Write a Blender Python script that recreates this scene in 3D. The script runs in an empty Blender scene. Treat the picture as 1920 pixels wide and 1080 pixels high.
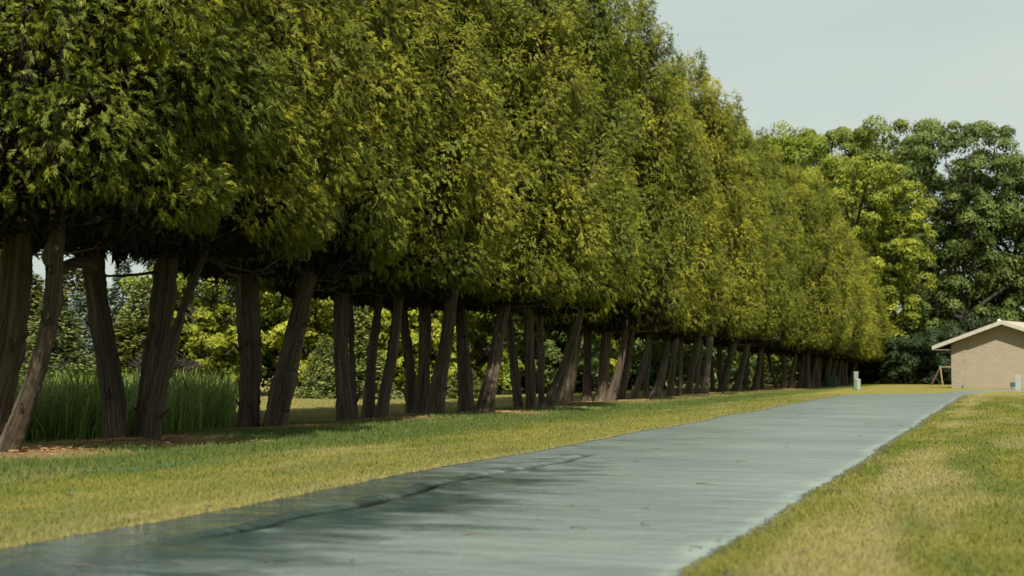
import bpy, math, random
import numpy as np
from mathutils import Vector, Matrix

random.seed(7)
rng = np.random.default_rng(11)
sc = bpy.context.scene
COL = sc.collection
R = math.radians

# ------------------------------------------------------------------ camera
EYE, PITCH, FPX = 0.9, R(3.433), 2667.0
cam_data = bpy.data.cameras.new('camera')
cam = bpy.data.objects.new('camera', cam_data)
COL.objects.link(cam)
cam.location = (0, 0, EYE)
cam.rotation_euler = (R(90) + PITCH, 0, 0)
cam_data.sensor_width = 36.0
cam_data.lens = 50.0
cam_data.clip_start = 0.1
cam_data.clip_end = 6000
cam_data.dof.use_dof = True
cam_data.dof.focus_distance = 21.0
cam_data.dof.aperture_fstop = 2.2
sc.camera = cam

# ------------------------------------------------------------------ light
SUN_DIR = Vector((0.10, -1.0, 0)).normalized()      # horizontal direction towards the sun
SUN_EL = R(49)
world = bpy.data.worlds.new('World')
sc.world = world
world.use_nodes = True
wn, wl = world.node_tree.nodes, world.node_tree.links
wn.clear()
w_out = wn.new('ShaderNodeOutputWorld')
w_bg = wn.new('ShaderNodeBackground')
sky = wn.new('ShaderNodeTexSky')
sky.sky_type = 'NISHITA'
sky.sun_disc = False
sky.sun_elevation = SUN_EL
sky.sun_rotation = math.atan2(SUN_DIR.x, SUN_DIR.y)
sky.air_density = 1.0
sky.dust_density = 2.0
sky.ozone_density = 1.5
w_bg.inputs['Strength'].default_value = 0.067
# thin high cloud veil over the clear sky
tc = wn.new('ShaderNodeTexCoord')
mp = wn.new('ShaderNodeMapping')
mp.inputs['Scale'].default_value = (1.0, 1.0, 3.5)
nz = wn.new('ShaderNodeTexNoise')
nz.inputs['Scale'].default_value = 1.6
nz.inputs['Detail'].default_value = 4
rp = wn.new('ShaderNodeMapRange')
rp.inputs['From Min'].default_value = 0.3
rp.inputs['From Max'].default_value = 0.7
rp.inputs['To Min'].default_value = 0.58
rp.inputs['To Max'].default_value = 1.0
mixw = wn.new('ShaderNodeMix')
mixw.data_type = 'RGBA'
mixw.inputs[7].default_value = (5.75, 6.5, 5.8, 1)
wl.new(tc.outputs['Generated'], mp.inputs['Vector'])
wl.new(mp.outputs['Vector'], nz.inputs['Vector'])
wl.new(nz.outputs['Fac'], rp.inputs['Value'])
wl.new(rp.outputs['Result'], mixw.inputs[0])
wl.new(sky.outputs['Color'], mixw.inputs[6])
wl.new(mixw.outputs[2], w_bg.inputs['Color'])
wl.new(w_bg.outputs['Background'], w_out.inputs['Surface'])

sun_data = bpy.data.lights.new('sun', 'SUN')
sun_data.energy = 5.0
sun_data.angle = R(0.9)
sun_data.color = (1.0, 0.93, 0.80)
sun = bpy.data.objects.new('sun', sun_data)
COL.objects.link(sun)
to_sun = Vector((SUN_DIR.x * math.cos(SUN_EL), SUN_DIR.y * math.cos(SUN_EL), math.sin(SUN_EL)))
sun.rotation_euler = to_sun.to_track_quat('Z', 'Y').to_euler()
sun.location = (0, -20, 40)

sc.view_settings.view_transform = 'Standard'
sc.view_settings.look = 'None'
sc.view_settings.gamma = 1.0
sc.view_settings.use_curve_mapping = False
sc.view_settings.exposure = 0.70
sc.render.engine = 'CYCLES'
sc.cycles.use_denoising = True
sc.cycles.max_bounces = 6
sc.cycles.diffuse_bounces = 3
sc.cycles.glossy_bounces = 3
sc.cycles.transmission_bounces = 4
sc.cycles.caustics_reflective = False
sc.cycles.caustics_refractive = False

# ------------------------------------------------------------------ helpers
CP, SP = math.cos(PITCH), math.sin(PITCH)


def ray(px, py):
    x, y = (px - 960) / FPX, (540 - py) / FPX
    return Vector((x, CP - y * SP, SP + y * CP))


def ground(px, py, z=0.0):
    d = ray(px, py)
    t = (z - EYE) / d.z
    return Vector((d.x * t, d.y * t, z))


def at(px, py, Y):
    d = ray(px, py)
    t = Y / d.y
    return Vector((d.x * t, Y, EYE + d.z * t))


# frame that runs along the row of cedars
O = np.array([-4.60, 17.1])
D2 = np.array([0.3256, 1.0]); D2 /= np.linalg.norm(D2)
N2 = np.array([D2[1], -D2[0]])


def to_uv(x, y):
    dx, dy = x - O[0], y - O[1]
    return dx * D2[0] + dy * D2[1], dx * N2[0] + dy * N2[1]


def to_xy(u, v):
    return O[0] + u * D2[0] + v * N2[0], O[1] + u * D2[1] + v * N2[1]


_T = rng.random((256, 256)).astype(np.float32)
def vnoise(x, y):
    x = np.asarray(x, float); y = np.asarray(y, float)
    xi, yi = np.floor(x).astype(int), np.floor(y).astype(int)
    fx, fy = x - xi, y - yi
    fx = fx * fx * (3 - 2 * fx); fy = fy * fy * (3 - 2 * fy)
    a = _T[xi & 255, yi & 255]; b = _T[(xi + 1) & 255, yi & 255]
    c = _T[xi & 255, (yi + 1) & 255]; d = _T[(xi + 1) & 255, (yi + 1) & 255]
    return (a * (1 - fx) + b * fx) * (1 - fy) + (c * (1 - fx) + d * fx) * fy


def fbm(x, y, o=3):
    s, a, t = 0, 0.5, 0
    for i in range(o):
        s = s + a * vnoise(x * 2 ** i + 17.3 * i, y * 2 ** i + 5.1 * i); t += a; a *= .5
    return s / t


def sstep(a, b, x):
    t = np.clip((x - a) / (b - a), 0, 1)
    return t * t * (3 - 2 * t)


def tag(o, label=None, cat=None, group=None, kind=None):
    if label: o['label'] = label
    if cat: o['category'] = cat
    if group: o['group'] = group
    if kind: o['kind'] = kind
    return o


def link(name, data, parent=None, loc=None):
    o = bpy.data.objects.new(name, data)
    COL.objects.link(o)
    if parent: o.parent = parent
    if loc is not None: o.location = loc
    return o


def np_mesh(name, V, faces, mats, smooth=False, colour=None, tint=None, uv=None, matidx=None, bough=None):
    """V (n,3); faces: (m,k) int array or list of such arrays."""
    if not isinstance(faces, (list, tuple)): faces = [faces]
    faces = [np.asarray(f, np.int32) for f in faces if len(f)]
    m = bpy.data.meshes.new(name)
    V = np.ascontiguousarray(V, np.float32)
    m.vertices.add(len(V)); m.vertices.foreach_set('co', V.ravel())
    loops = np.concatenate([f.ravel() for f in faces])
    m.loops.add(len(loops)); m.loops.foreach_set('vertex_index', loops)
    sizes = np.concatenate([np.full(len(f), f.shape[1], np.int32) for f in faces])
    starts = np.concatenate([[0], np.cumsum(sizes)[:-1]]).astype(np.int32)
    m.polygons.add(len(sizes)); m.polygons.foreach_set('loop_start', starts)
    if smooth: m.polygons.foreach_set('use_smooth', np.ones(len(sizes), bool))
    if matidx is not None: m.polygons.foreach_set('material_index', np.asarray(matidx, np.int32))
    if colour is not None:
        a = m.attributes.new('tone', 'FLOAT_COLOR', 'POINT')
        c = np.ones((len(V), 4), np.float32); c[:, :3] = colour
        a.data.foreach_set('color', c.ravel())
    if tint is not None:
        a = m.attributes.new('tint', 'FLOAT', 'POINT')
        a.data.foreach_set('value', np.asarray(tint, np.float32))
    if bough is not None:
        a = m.attributes.new('bough', 'FLOAT_VECTOR', 'POINT')
        a.data.foreach_set('vector', np.ascontiguousarray(bough, np.float32).ravel())
    if uv is not None:
        l = m.uv_layers.new(name='uv')
        l.data.foreach_set('uv', np.asarray(uv, np.float32)[loops].ravel())
    m.update(calc_edges=True)
    for mm in (mats if isinstance(mats, (list, tuple)) else [mats]): m.materials.append(mm)
    return m


class MB:
    """collects simple solids into one mesh"""
    def __init__(s): s.v = []; s.f = []
    def box(s, x0, x1, y0, y1, z0, z1, M=None):
        b = len(s.v)
        for p in ((x0,y0,z0),(x1,y0,z0),(x1,y1,z0),(x0,y1,z0),(x0,y0,z1),(x1,y0,z1),(x1,y1,z1),(x0,y1,z1)):
            s.v.append(tuple(M @ Vector(p)) if M else p)
        for q in ((0,3,2,1),(4,5,6,7),(0,1,5,4),(1,2,6,5),(2,3,7,6),(3,0,4,7)): s.f.append(tuple(b + i for i in q))
        return s
    def lathe(s, prof, n=20, c=(0, 0, 0)):
        b = len(s.v)
        for r, z in prof:
            for k in range(n):
                a = 2 * math.pi * k / n
                s.v.append((c[0] + r * math.cos(a), c[1] + r * math.sin(a), c[2] + z))
        for j in range(len(prof) - 1):
            for k in range(n):
                k2 = (k + 1) % n
                s.f.append((b + j*n + k, b + j*n + k2, b + (j+1)*n + k2, b + (j+1)*n + k))
        s.f.append(tuple(b + k for k in reversed(range(n))))
        s.f.append(tuple(b + (len(prof)-1)*n + k for k in range(n)))
        return s
    def bar(s, a, c, w, h):
        a, c = Vector(a), Vector(c)
        d = c - a
        q = d.to_track_quat('Z', 'Y').to_matrix().to_4x4()
        return s.box(-w/2, w/2, -h/2, h/2, 0, d.length, Matrix.Translation(a) @ q)
    def prism(s, pts, ext):
        b = len(s.v); n = len(pts); ext = Vector(ext)
        for p in pts: s.v.append(tuple(p))
        for p in pts: s.v.append(tuple(Vector(p) + ext))
        s.f.append(tuple(b + i for i in reversed(range(n)))); s.f.append(tuple(b + n + i for i in range(n)))
        for i in range(n):
            j = (i + 1) % n
            s.f.append((b + i, b + j, b + n + j, b + n + i))
        return s
    def build(s, name, mat, parent=None, bevel=0.0, loc=None):
        m = bpy.data.meshes.new(name)
        m.from_pydata(s.v, [], s.f); m.update()
        m.materials.append(mat)
        o = link(name, m, parent, loc)
        if bevel:
            bv = o.modifiers.new('bevel', 'BEVEL'); bv.width = bevel; bv.segments = 2; bv.limit_method = 'ANGLE'
        return o


def catmull(P, n):
    P = [np.asarray(p, float) for p in P]
    P = [2 * P[0] - P[1]] + P + [2 * P[-1] - P[-2]]
    out = []
    segs = len(P) - 3
    for i in range(n):
        t = i / (n - 1) * segs
        k = min(int(t), segs - 1); t -= k
        a, b, c, d = P[k:k+4]
        out.append(.5 * ((2*b) + (c-a)*t + (2*a-5*b+4*c-d)*t*t + (3*b-a-3*c+d)*t**3))
    return np.array(out)


def tube_arrays(pts, rad, sides, rough=0.0, seed=0, flare=0.0, knots=()):
    """pts (n,3), rad (n,) -> V, F(quads), uv. rough gives flutes and an uneven skin, knots are bulges."""
    pts = np.asarray(pts, float); n = len(pts)
    T = np.gradient(pts, axis=0); T /= np.linalg.norm(T, axis=1)[:, None] + 1e-9
    ref = np.array([0., 1, 0]) if abs(T[0][1]) < .9 else np.array([1., 0, 0])
    X = np.cross(T, ref); X /= np.linalg.norm(X, axis=1)[:, None] + 1e-9
    Y = np.cross(T, X)
    L = np.concatenate([[0], np.cumsum(np.linalg.norm(np.diff(pts, axis=0), axis=1))])
    a = np.linspace(0, 2*math.pi, sides, endpoint=False)
    A, LL = np.meshgrid(a, L)
    r = np.repeat(np.asarray(rad, float)[:, None], sides, 1)
    if rough:
        ph = seed * 1.7
        tw = A + .25 * np.sin(LL * .9 + ph)
        fl = (np.sin(3*tw + ph) * .6 + np.sin(5*tw + 2.1*ph + LL) * .25)
        r = r * (1 + rough * fl * (0.6 + .4*np.sin(LL*1.3+ph)))
        nn = vnoise(np.cos(A)*1.6 + 9 + seed*3.1, LL*2.3 + np.sin(A)*1.6 + 20) - .5
        r = r * (1 + rough * 1.6 * nn)
        nn = vnoise(np.cos(A)*5 + 9 + seed*7.1, LL*6 + np.sin(A)*5 + 20) - .5
        r = r * (1 + rough * 1.0 * nn)
        nn = vnoise(np.cos(A)*11 + 9 + seed*7.1, LL*3.5 + np.sin(A)*11 + 20) - .5
        r = r * (1 + rough * .9 * nn)
    if flare:
        g = np.exp(-LL / .16) * flare
        r = r * (1 + g * (1 + .55*np.sin(4*A + seed) + .35*np.sin(7*A+2*seed)))
    kn = np.zeros_like(r)
    for (ka, kl, ks, kh) in knots:
        da = np.abs((A - ka + math.pi) % (2*math.pi) - math.pi) * r
        g = np.exp(-(da**2 + (LL - kl)**2) / (ks**2))
        r = r + kh * g - kh * .8 * np.exp(-(da**2 + (LL - kl)**2) / ((ks*.42)**2))
        kn = np.maximum(kn, np.exp(-(da**2 + (LL - kl)**2) / ((ks*.6)**2)))
    V = pts[:, None, :] + r[..., None] * (np.cos(A)[..., None] * X[:, None, :] + np.sin(A)[..., None] * Y[:, None, :])
    V = V.reshape(-1, 3)
    i = np.arange(n-1)[:, None] * sides; k = np.arange(sides)[None, :]; k2 = (k + 1) % sides
    F = np.stack([i + k, i + k2, i + sides + k2, i + sides + k], -1).reshape(-1, 4)
    uv = np.stack([A.ravel() / (2*math.pi), LL.ravel()], 1)
    return V, F, uv, kn.ravel()


def join_arrays(parts):
    V, F, U, K, b = [], [], [], [], 0
    for (v, f, u, k) in parts:
        V.append(v); F.append(f + b); U.append(u); K.append(k); b += len(v)
    return np.concatenate(V), np.concatenate(F), np.concatenate(U), np.concatenate(K)


# ------------------------------------------------------------------ materials
def mat(name):
    m = bpy.data.materials.new(name); m.use_nodes = True
    return m, m.node_tree.nodes, m.node_tree.links, m.node_tree.nodes['Principled BSDF']


def mixrgb(N, L, fac, a, b, mode='MIX'):
    n = N.new('ShaderNodeMix'); n.data_type = 'RGBA'; n.blend_type = mode
    for sock, val in ((0, fac), (6, a), (7, b)):
        if isinstance(val, bpy.types.NodeSocket): L.new(val, n.inputs[sock])
        elif isinstance(val, (int, float)): n.inputs[sock].default_value = val
        else: n.inputs[sock].default_value = (*val, 1)
    return n.outputs[2]


def noise(N, L, scale, detail=3, vec=None, mapping=None, coord='Object', rough=.5):
    n = N.new('ShaderNodeTexNoise'); n.inputs['Scale'].default_value = scale
    n.inputs['Detail'].default_value = detail; n.inputs['Roughness'].default_value = rough
    if vec is None:
        t = N.new('ShaderNodeTexCoord'); vec = t.outputs[coord]
    if mapping:
        mpn = N.new('ShaderNodeMapping'); mpn.inputs['Scale'].default_value = mapping.get('s', (1, 1, 1))
        mpn.inputs['Rotation'].default_value = mapping.get('r', (0, 0, 0))
        L.new(vec, mpn.inputs['Vector']); vec = mpn.outputs['Vector']
    L.new(vec, n.inputs['Vector'])
    return n.outputs['Fac']


def ramp(N, L, fac, stops):
    n = N.new('ShaderNodeValToRGB'); el = n.color_ramp.elements
    while len(el) < len(stops): el.new(.5)
    for e, (p, c) in zip(el, stops):
        e.position = p; e.color = (*c, 1) if len(c) == 3 else c
    L.new(fac, n.inputs['Fac'])
    return n.outputs['Color']


def mrange(N, L, v, a, b, c, d):
    n = N.new('ShaderNodeMapRange'); L.new(v, n.inputs['Value'])
    for k, x in zip(('From Min', 'From Max', 'To Min', 'To Max'), (a, b, c, d)): n.inputs[k].default_value = x
    return n.outputs['Result']


def bump(N, L, B, h, strength, dist):
    n = N.new('ShaderNodeBump'); n.inputs['Strength'].default_value = strength; n.inputs['Distance'].default_value = dist
    L.new(h, n.inputs['Height']); L.new(n.outputs['Normal'], B.inputs['Normal'])


def bough_normal(N, L, amount):
    """leaf normals blended with the rounded mass of leaves they sit on, as in real dense foliage"""
    a = N.new('ShaderNodeAttribute'); a.attribute_name = 'bough'
    vt = N.new('ShaderNodeVectorTransform'); vt.vector_type = 'NORMAL'; vt.convert_from = 'OBJECT'; vt.convert_to = 'WORLD'
    L.new(a.outputs['Vector'], vt.inputs[0])
    sc1 = N.new('ShaderNodeVectorMath'); sc1.operation = 'SCALE'; L.new(vt.outputs[0], sc1.inputs[0]); sc1.inputs['Scale'].default_value = amount
    ge = N.new('ShaderNodeNewGeometry')
    sc2 = N.new('ShaderNodeVectorMath'); sc2.operation = 'SCALE'; L.new(ge.outputs['Normal'], sc2.inputs[0]); sc2.inputs['Scale'].default_value = 1 - amount
    ad = N.new('ShaderNodeVectorMath'); L.new(sc1.outputs[0], ad.inputs[0]); L.new(sc2.outputs[0], ad.inputs[1])
    nm = N.new('ShaderNodeVectorMath'); nm.operation = 'NORMALIZE'; L.new(ad.outputs[0], nm.inputs[0])
    return nm.outputs[0]


def leaf_material(name, dark, mid, tip, transl=.3, rough=.55, spec=.25):
    m, N, L, B = mat(name)
    at_ = N.new('ShaderNodeAttribute'); at_.attribute_name = 'tint'
    c = ramp(N, L, at_.outputs['Fac'], [(0, dark), (.5, mid), (1, tip)])
    oi = N.new('ShaderNodeObjectInfo')
    hs = N.new('ShaderNodeHueSaturation')
    L.new(mrange(N, L, oi.outputs['Random'], 0, 1, .492, .512), hs.inputs['Hue'])
    L.new(mrange(N, L, oi.outputs['Random'], 0, 1, 1.12, .88), hs.inputs['Value'])
    L.new(c, hs.inputs['Color'])
    c = hs.outputs['Color']
    L.new(c, B.inputs['Base Color'])
    B.inputs['Roughness'].default_value = rough
    B.inputs['Specular IOR Level'].default_value = spec
    if 'twigs' not in name: L.new(bough_normal(N, L, .62), B.inputs['Normal'])
    tr = N.new('ShaderNodeBsdfTranslucent'); L.new(c, tr.inputs['Color'])
    mx = N.new('ShaderNodeMixShader'); mx.inputs[0].default_value = transl
    L.new(B.outputs[0], mx.inputs[1]); L.new(tr.outputs[0], mx.inputs[2])
    L.new(mx.outputs[0], N['Material Output'].inputs['Surface'])
    return m


M_cedar = leaf_material('cedar_foliage', (.060, .088, .012), (.180, .202, .019), (.38, .36, .028), .40)
M_twig_blocker = leaf_material('light_blocking_twigs', (.018, .016, .010), (.024, .02, .012), (.03, .026, .014), .0, .9, .05)  # near-black filler that keeps light out of the cedar crowns
M_maple = leaf_material('yellow_green_leaves', (.08, .125, .014), (.18, .245, .026), (.32, .37, .04), .42)
M_lime = leaf_material('lime_leaves', (.17, .20, .02), (.31, .335, .035), (.48, .48, .06), .45)
M_olive = leaf_material('olive_leaves', (.09, .125, .02), (.15, .19, .028), (.24, .27, .045), .38)
M_darkgreen = leaf_material('deep_green_leaves', (.05, .082, .018), (.088, .132, .027), (.155, .195, .045), .34)
M_bluespruce = leaf_material('blue_spruce_needles', (.06, .09, .065), (.12, .165, .13), (.21, .27, .215), .1)
M_palespruce = leaf_material('pale_spruce_needles', (.06, .09, .022), (.135, .165, .042), (.23, .26, .07), .15)
M_pine = leaf_material('pine_needles', (.045, .06, .012), (.11, .125, .02), (.20, .19, .035), .15)
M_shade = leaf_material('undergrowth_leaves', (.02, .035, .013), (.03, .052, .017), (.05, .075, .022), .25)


def bark_material(name, base, light, fiss):
    m, N, L, B = mat(name)
    tcn = N.new('ShaderNodeTexCoord')
    sx = N.new('ShaderNodeSeparateXYZ'); L.new(tcn.outputs['UV'], sx.inputs[0])
    # a cylinder of (cos u, sin u, v) keeps the grain free of a seam
    def mth(op, a, b=None):
        n = N.new('ShaderNodeMath'); n.operation = op
        for i, q in enumerate((a, b)):
            if q is None: continue
            if isinstance(q, (int, float)): n.inputs[i].default_value = q
            else: L.new(q, n.inputs[i])
        return n.outputs[0]
    ang = mth('MULTIPLY', sx.outputs[0], 2*math.pi)
    oi = N.new('ShaderNodeObjectInfo')
    cx = N.new('ShaderNodeCombineXYZ')
    L.new(mth('COSINE', ang), cx.inputs[0]); L.new(mth('SINE', ang), cx.inputs[1])
    L.new(mth('ADD', sx.outputs[1], mth('MULTIPLY', oi.outputs['Random'], 40)), cx.inputs[2])
    v = cx.outputs[0]
    fib = noise(N, L, 5.0, 5, v, {'s': (1, 1, .22)}, rough=.65)
    fine = noise(N, L, 16, 4, v, {'s': (1, 1, .16)}, rough=.7)
    blot = noise(N, L, 1.7, 3, v, {'s': (1, 1, .8)})
    c = ramp(N, L, fib, [(.36, fiss), (.50, base), (.68, light)])
    c = mixrgb(N, L, mrange(N, L, fine, .35, .75, 0, .6), c, light)
    c = mixrgb(N, L, mrange(N, L, blot, .45, .75, 0, .6), c, tuple(x * .45 for x in base))
    at_ = N.new('ShaderNodeAttribute'); at_.attribute_name = 'tint'
    c = mixrgb(N, L, mrange(N, L, at_.outputs['Fac'], .2, .9, 0, .85), c, tuple(x * .6 for x in fiss))
    L.new(c, B.inputs['Base Color'])
    B.inputs['Roughness'].default_value = .9
    B.inputs['Specular IOR Level'].default_value = .2
    h = N.new('ShaderNodeMath'); h.operation = 'ADD'; L.new(fib, h.inputs[0]); L.new(fine, h.inputs[1])
    bump(N, L, B, h.outputs[0], 1.0, .06)
    return m


M_bark = bark_material('cedar_bark', (.082, .060, .040), (.25, .20, .145), (.016, .011, .008))
M_bark_dark = bark_material('dark_bark', (.05, .042, .035), (.09, .078, .065), (.02, .017, .014))
M_twig, N, L, B = mat('dead_twig')
B.inputs['Base Color'].default_value = (.11, .085, .06, 1); B.inputs['Roughness'].default_value = .85

M_lawn, N, L, B = mat('lawn_soil')
a_ = N.new('ShaderNodeAttribute'); a_.attribute_name = 'tone'
g = noise(N, L, 60, 4, rough=.7); g2 = noise(N, L, 9, 3)
c = mixrgb(N, L, 1.0, a_.outputs['Color'], ramp(N, L, g, [(.25, (.55, .55, .5)), (.7, (1.25, 1.2, 1.15))]), 'MULTIPLY')
c = mixrgb(N, L, .5, c, ramp(N, L, g2, [(.3, (.8, .82, .75)), (.7, (1.15, 1.12, 1.1))]), 'MULTIPLY')
L.new(c, B.inputs['Base Color']); B.inputs['Roughness'].default_value = .95
B.inputs['Specular IOR Level'].default_value = .1
bump(N, L, B, g, .6, .03)

M_blade, N, L, B = mat('grass_blade')
a_ = N.new('ShaderNodeAttribute'); a_.attribute_name = 'tone'
L.new(a_.outputs['Color'], B.inputs['Base Color']); B.inputs['Roughness'].default_value = .55
B.inputs['Specular IOR Level'].default_value = .25
va = N.new('ShaderNodeVectorMath'); ge = N.new('ShaderNodeNewGeometry'); va.inputs[1].default_value = (0, -.05, .7)
L.new(ge.outputs['Normal'], va.inputs[0])
vn = N.new('ShaderNodeVectorMath'); vn.operation = 'NORMALIZE'; L.new(va.outputs[0], vn.inputs[0]); L.new(vn.outputs[0], B.inputs['Normal'])
tr = N.new('ShaderNodeBsdfTranslucent'); L.new(a_.outputs['Color'], tr.inputs['Color'])
mx = N.new('ShaderNodeMixShader'); mx.inputs[0].default_value = .4
L.new(B.outputs[0], mx.inputs[1]); L.new(tr.outputs[0], mx.inputs[2])
L.new(mx.outputs[0], N['Material Output'].inputs['Surface'])

# sealed asphalt; uv = (metres along, metres across from the hedge-side edge)
M_road, N, L, B = mat('sealed_asphalt')
tcn = N.new('ShaderNodeTexCoord'); uvs = tcn.outputs['UV']
big = noise(N, L, .55, 4, uvs, {'s': (1, .8, 1)}, rough=.55)
mid_ = noise(N, L, 2.6, 5, uvs, {'s': (1, .55, 1)}, rough=.6)
fin = noise(N, L, 90, 2, uvs)
wet = N.new('ShaderNodeAttribute'); wet.attribute_name = 'tint'
wsum = N.new('ShaderNodeMath'); wsum.operation = 'ADD'; L.new(wet.outputs['Fac'], wsum.inputs[0])
strk = noise(N, L, 1.9, 6, uvs, {'s': (1.3, .55, 1)}, rough=.68)
L.new(mrange(N, L, strk, .2, .8, -.75, .75), wsum.inputs[1])
wet_mirror = mrange(N, L, wsum.outputs[0], .28, .95, 0, 1)
c = ramp(N, L, big, [(.3, (.115, .150, .146)), (.7, (.180, .218, .208))])
c = mixrgb(N, L, wet_mirror, c, (.042, .068, .068))  # darker teal also paints the mirrored hedge and sky into the wet part
grain = noise(N, L, 45, 3, uvs, rough=.8)
c = mixrgb(N, L, 1.0, c, ramp(N, L, grain, [(.35, (.82, .82, .82)), (.65, (1.15, 1.15, 1.13))]), 'MULTIPLY')
edge = N.new('ShaderNodeAttribute'); edge.attribute_name = 'tone'
c = mixrgb(N, L, 1.0, c, edge.outputs['Color'], 'MULTIPLY')
L.new(c, B.inputs['Base Color'])
L.new(mrange(N, L, wet_mirror, 0, 1, .28, .05), B.inputs['Roughness'])
B.inputs['Specular IOR Level'].default_value = .5
hh = N.new('ShaderNodeMath'); hh.operation = 'ADD'; L.new(mrange(N, L, mid_, 0, 1, 0, .05), hh.inputs[0])
L.new(mrange(N, L, fin, 0, 1, 0, .0015), hh.inputs[1])
bump(N, L, B, hh.outputs[0], .8, 1.0)

def plain(name, col, rough=.7, spec=.3, nscale=0, namt=.15, metal=0):
    m, N, L, B = mat(name)
    B.inputs['Roughness'].default_value = rough; B.inputs['Specular IOR Level'].default_value = spec
    B.inputs['Metallic'].default_value = metal
    if nscale:
        f = noise(N, L, nscale, 4)
        c = ramp(N, L, f, [(.3, tuple(x*(1-namt) for x in col)), (.7, tuple(min(1, x*(1+namt)) for x in col))])
        L.new(c, B.inputs['Base Color'])
    else: B.inputs['Base Color'].default_value = (*col, 1)
    return m


def brick_material(name, c1, c2, mortar, rough_amt):
    m, N, L, B = mat(name)
    tcn = N.new('ShaderNodeTexCoord')
    mpn = N.new('ShaderNodeMapping'); mpn.inputs['Rotation'].default_value = (R(90), 0, 0)
    L.new(tcn.outputs['Object'], mpn.inputs['Vector'])
    b = N.new('ShaderNodeTexBrick')
    L.new(mpn.outputs[0], b.inputs['Vector'])
    b.inputs['Scale'].default_value = 1.0
    b.inputs['Brick Width'].default_value = .30; b.inputs['Row Height'].default_value = .09
    b.inputs['Mortar Size'].default_value = .008
    b.inputs['Color1'].default_value = (*c1, 1); b.inputs['Color2'].default_value = (*c2, 1); b.inputs['Mortar'].default_value = (*mortar, 1)
    st = noise(N, L, 1.1, 4, mapping={'s': (1, 1, .8)})
    spots = noise(N, L, 3.2, 5, mapping={'s': (1, 1, 4)}, rough=.7)
    c = mixrgb(N, L, mrange(N, L, st, .45, .75, 0, .4), b.outputs['Color'], tuple(x*.8 for x in c1))
    c = mixrgb(N, L, mrange(N, L, spots, .62, .72, 0, rough_amt), c, tuple(x*.35 for x in c1))
    L.new(c, B.inputs['Base Color']); B.inputs['Roughness'].default_value = .9
    h = N.new('ShaderNodeMath'); h.operation = 'SUBTRACT'; L.new(spots, h.inputs[0]); L.new(b.outputs['Fac'], h.inputs[1])
    bump(N, L, B, h.outputs[0], .7, .02)
    return m


M_brick = brick_material('tan_brick', (.335, .28, .21), (.30, .25, .19), (.27, .23, .175), .55)
M_pier = brick_material('rough_tan_brick', (.34, .295, .22), (.285, .245, .18), (.16, .135, .095), .9)
M_fascia = plain('cream_fascia', (.40, .385, .33), .6, .3, 3, .08)
M_soffit = plain('soffit', (.30, .26, .19), .7)
M_shingle = plain('tan_shingle', (.34, .29, .21), .9, .2, 14, .25)
M_vent = plain('white_vent', (.78, .78, .76), .4)
M_boxgreen = plain('green_utility_box', (.035, .085, .055), .5, .4, 5, .2)
M_ped = plain('grey_green_pedestal', (.15, .20, .165), .5, .4, 6, .1)
M_pedlight = plain('pale_pedestal', (.24, .28, .22), .5, .4, 6, .1)
M_metal = plain('grey_conduit', (.33, .33, .31), .45, .5)
M_meter = plain('dark_meter', (.06, .09, .09), .5)
M_wood = plain('weathered_timber', (.20, .15, .08), .8, .2, 8, .2)
M_woodred = plain('red_brown_timber', (.09, .055, .035), .8, .2, 8, .2)
M_bracket = plain('green_bracket', (.03, .16, .13), .5)
M_hose = plain('teal_hose', (.015, .13, .105), .35, .5)
M_litter = plain('cedar_litter', (.42, .25, .115), .9, .1, 12, .4)
M_straw = plain('straw', (.42, .34, .17), .8, .2, 6, .2)

# ------------------------------------------------------------------ row of cedars: where the stems stand
# every stem: list of (px, py, width_px) from the ground up, read off the photograph once and turned into metres
C = []
C.append(dict(stems=[
    [(8, 862, 44), (50, 755, 38), (85, 640, 33), (98, 560, 30), (104, 480, 34)],
    [(-24, 858, 44), (14, 722, 36), (34, 610, 33), (42, 520, 30), (44, 450, 28)],
    [(-52, 852, 40), (-22, 720, 34), (4, 600, 30), (16, 500, 30), (20, 440, 28)]]))
C.append(dict(stems=[
    [(219, 835, 46), (203, 687, 45), (184, 570, 44), (177, 505, 46), (172, 440, 44)],
    [(262, 834, 32), (288, 669, 44), (304, 567, 48), (313, 487, 45), (318, 430, 42)],
    [(284, 840, 30), (293, 767, 32), (309, 690, 25), (328, 630, 18), (354, 545, 15), (378, 490, 14), (392, 440, 12)]]))
C.append(dict(stems=[
    [(466, 807, 42), (468, 687, 41), (464, 589, 46), (461, 500, 46), (460, 440, 42)],
    [(512, 808, 42), (530, 731, 47), (548, 650, 39), (568, 563, 33), (582, 500, 32)]]))
C.append(dict(stems=[
    [(650, 795, 36), (640, 667, 28), (642, 567, 32), (644, 500, 28)],
    [(664, 790, 12), (660, 680, 11), (657, 580, 12), (656, 510, 11)],
    [(690, 792, 26), (697, 680, 20), (710, 563, 15), (716, 510, 14)],
    [(711, 793, 26), (727, 713, 22), (738, 647, 20), (747, 557, 19), (752, 500, 18)]]))
C.append(dict(stems=[
    [(770, 778, 17), (767, 680, 20), (758, 607, 18), (752, 545, 17)],
    [(787, 780, 26), (795, 693, 24), (797, 580, 25), (798, 530, 24)],
    [(812, 785, 40), (827, 697, 29), (838, 630, 25), (846, 570, 24), (852, 520, 22)]]))
C.append(dict(stems=[
    [(875, 778, 32), (870, 680, 27), (864, 607, 23), (860, 540, 22)],
    [(906, 782, 36), (926, 685, 28), (941, 600, 25), (950, 540, 24)]]))
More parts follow.
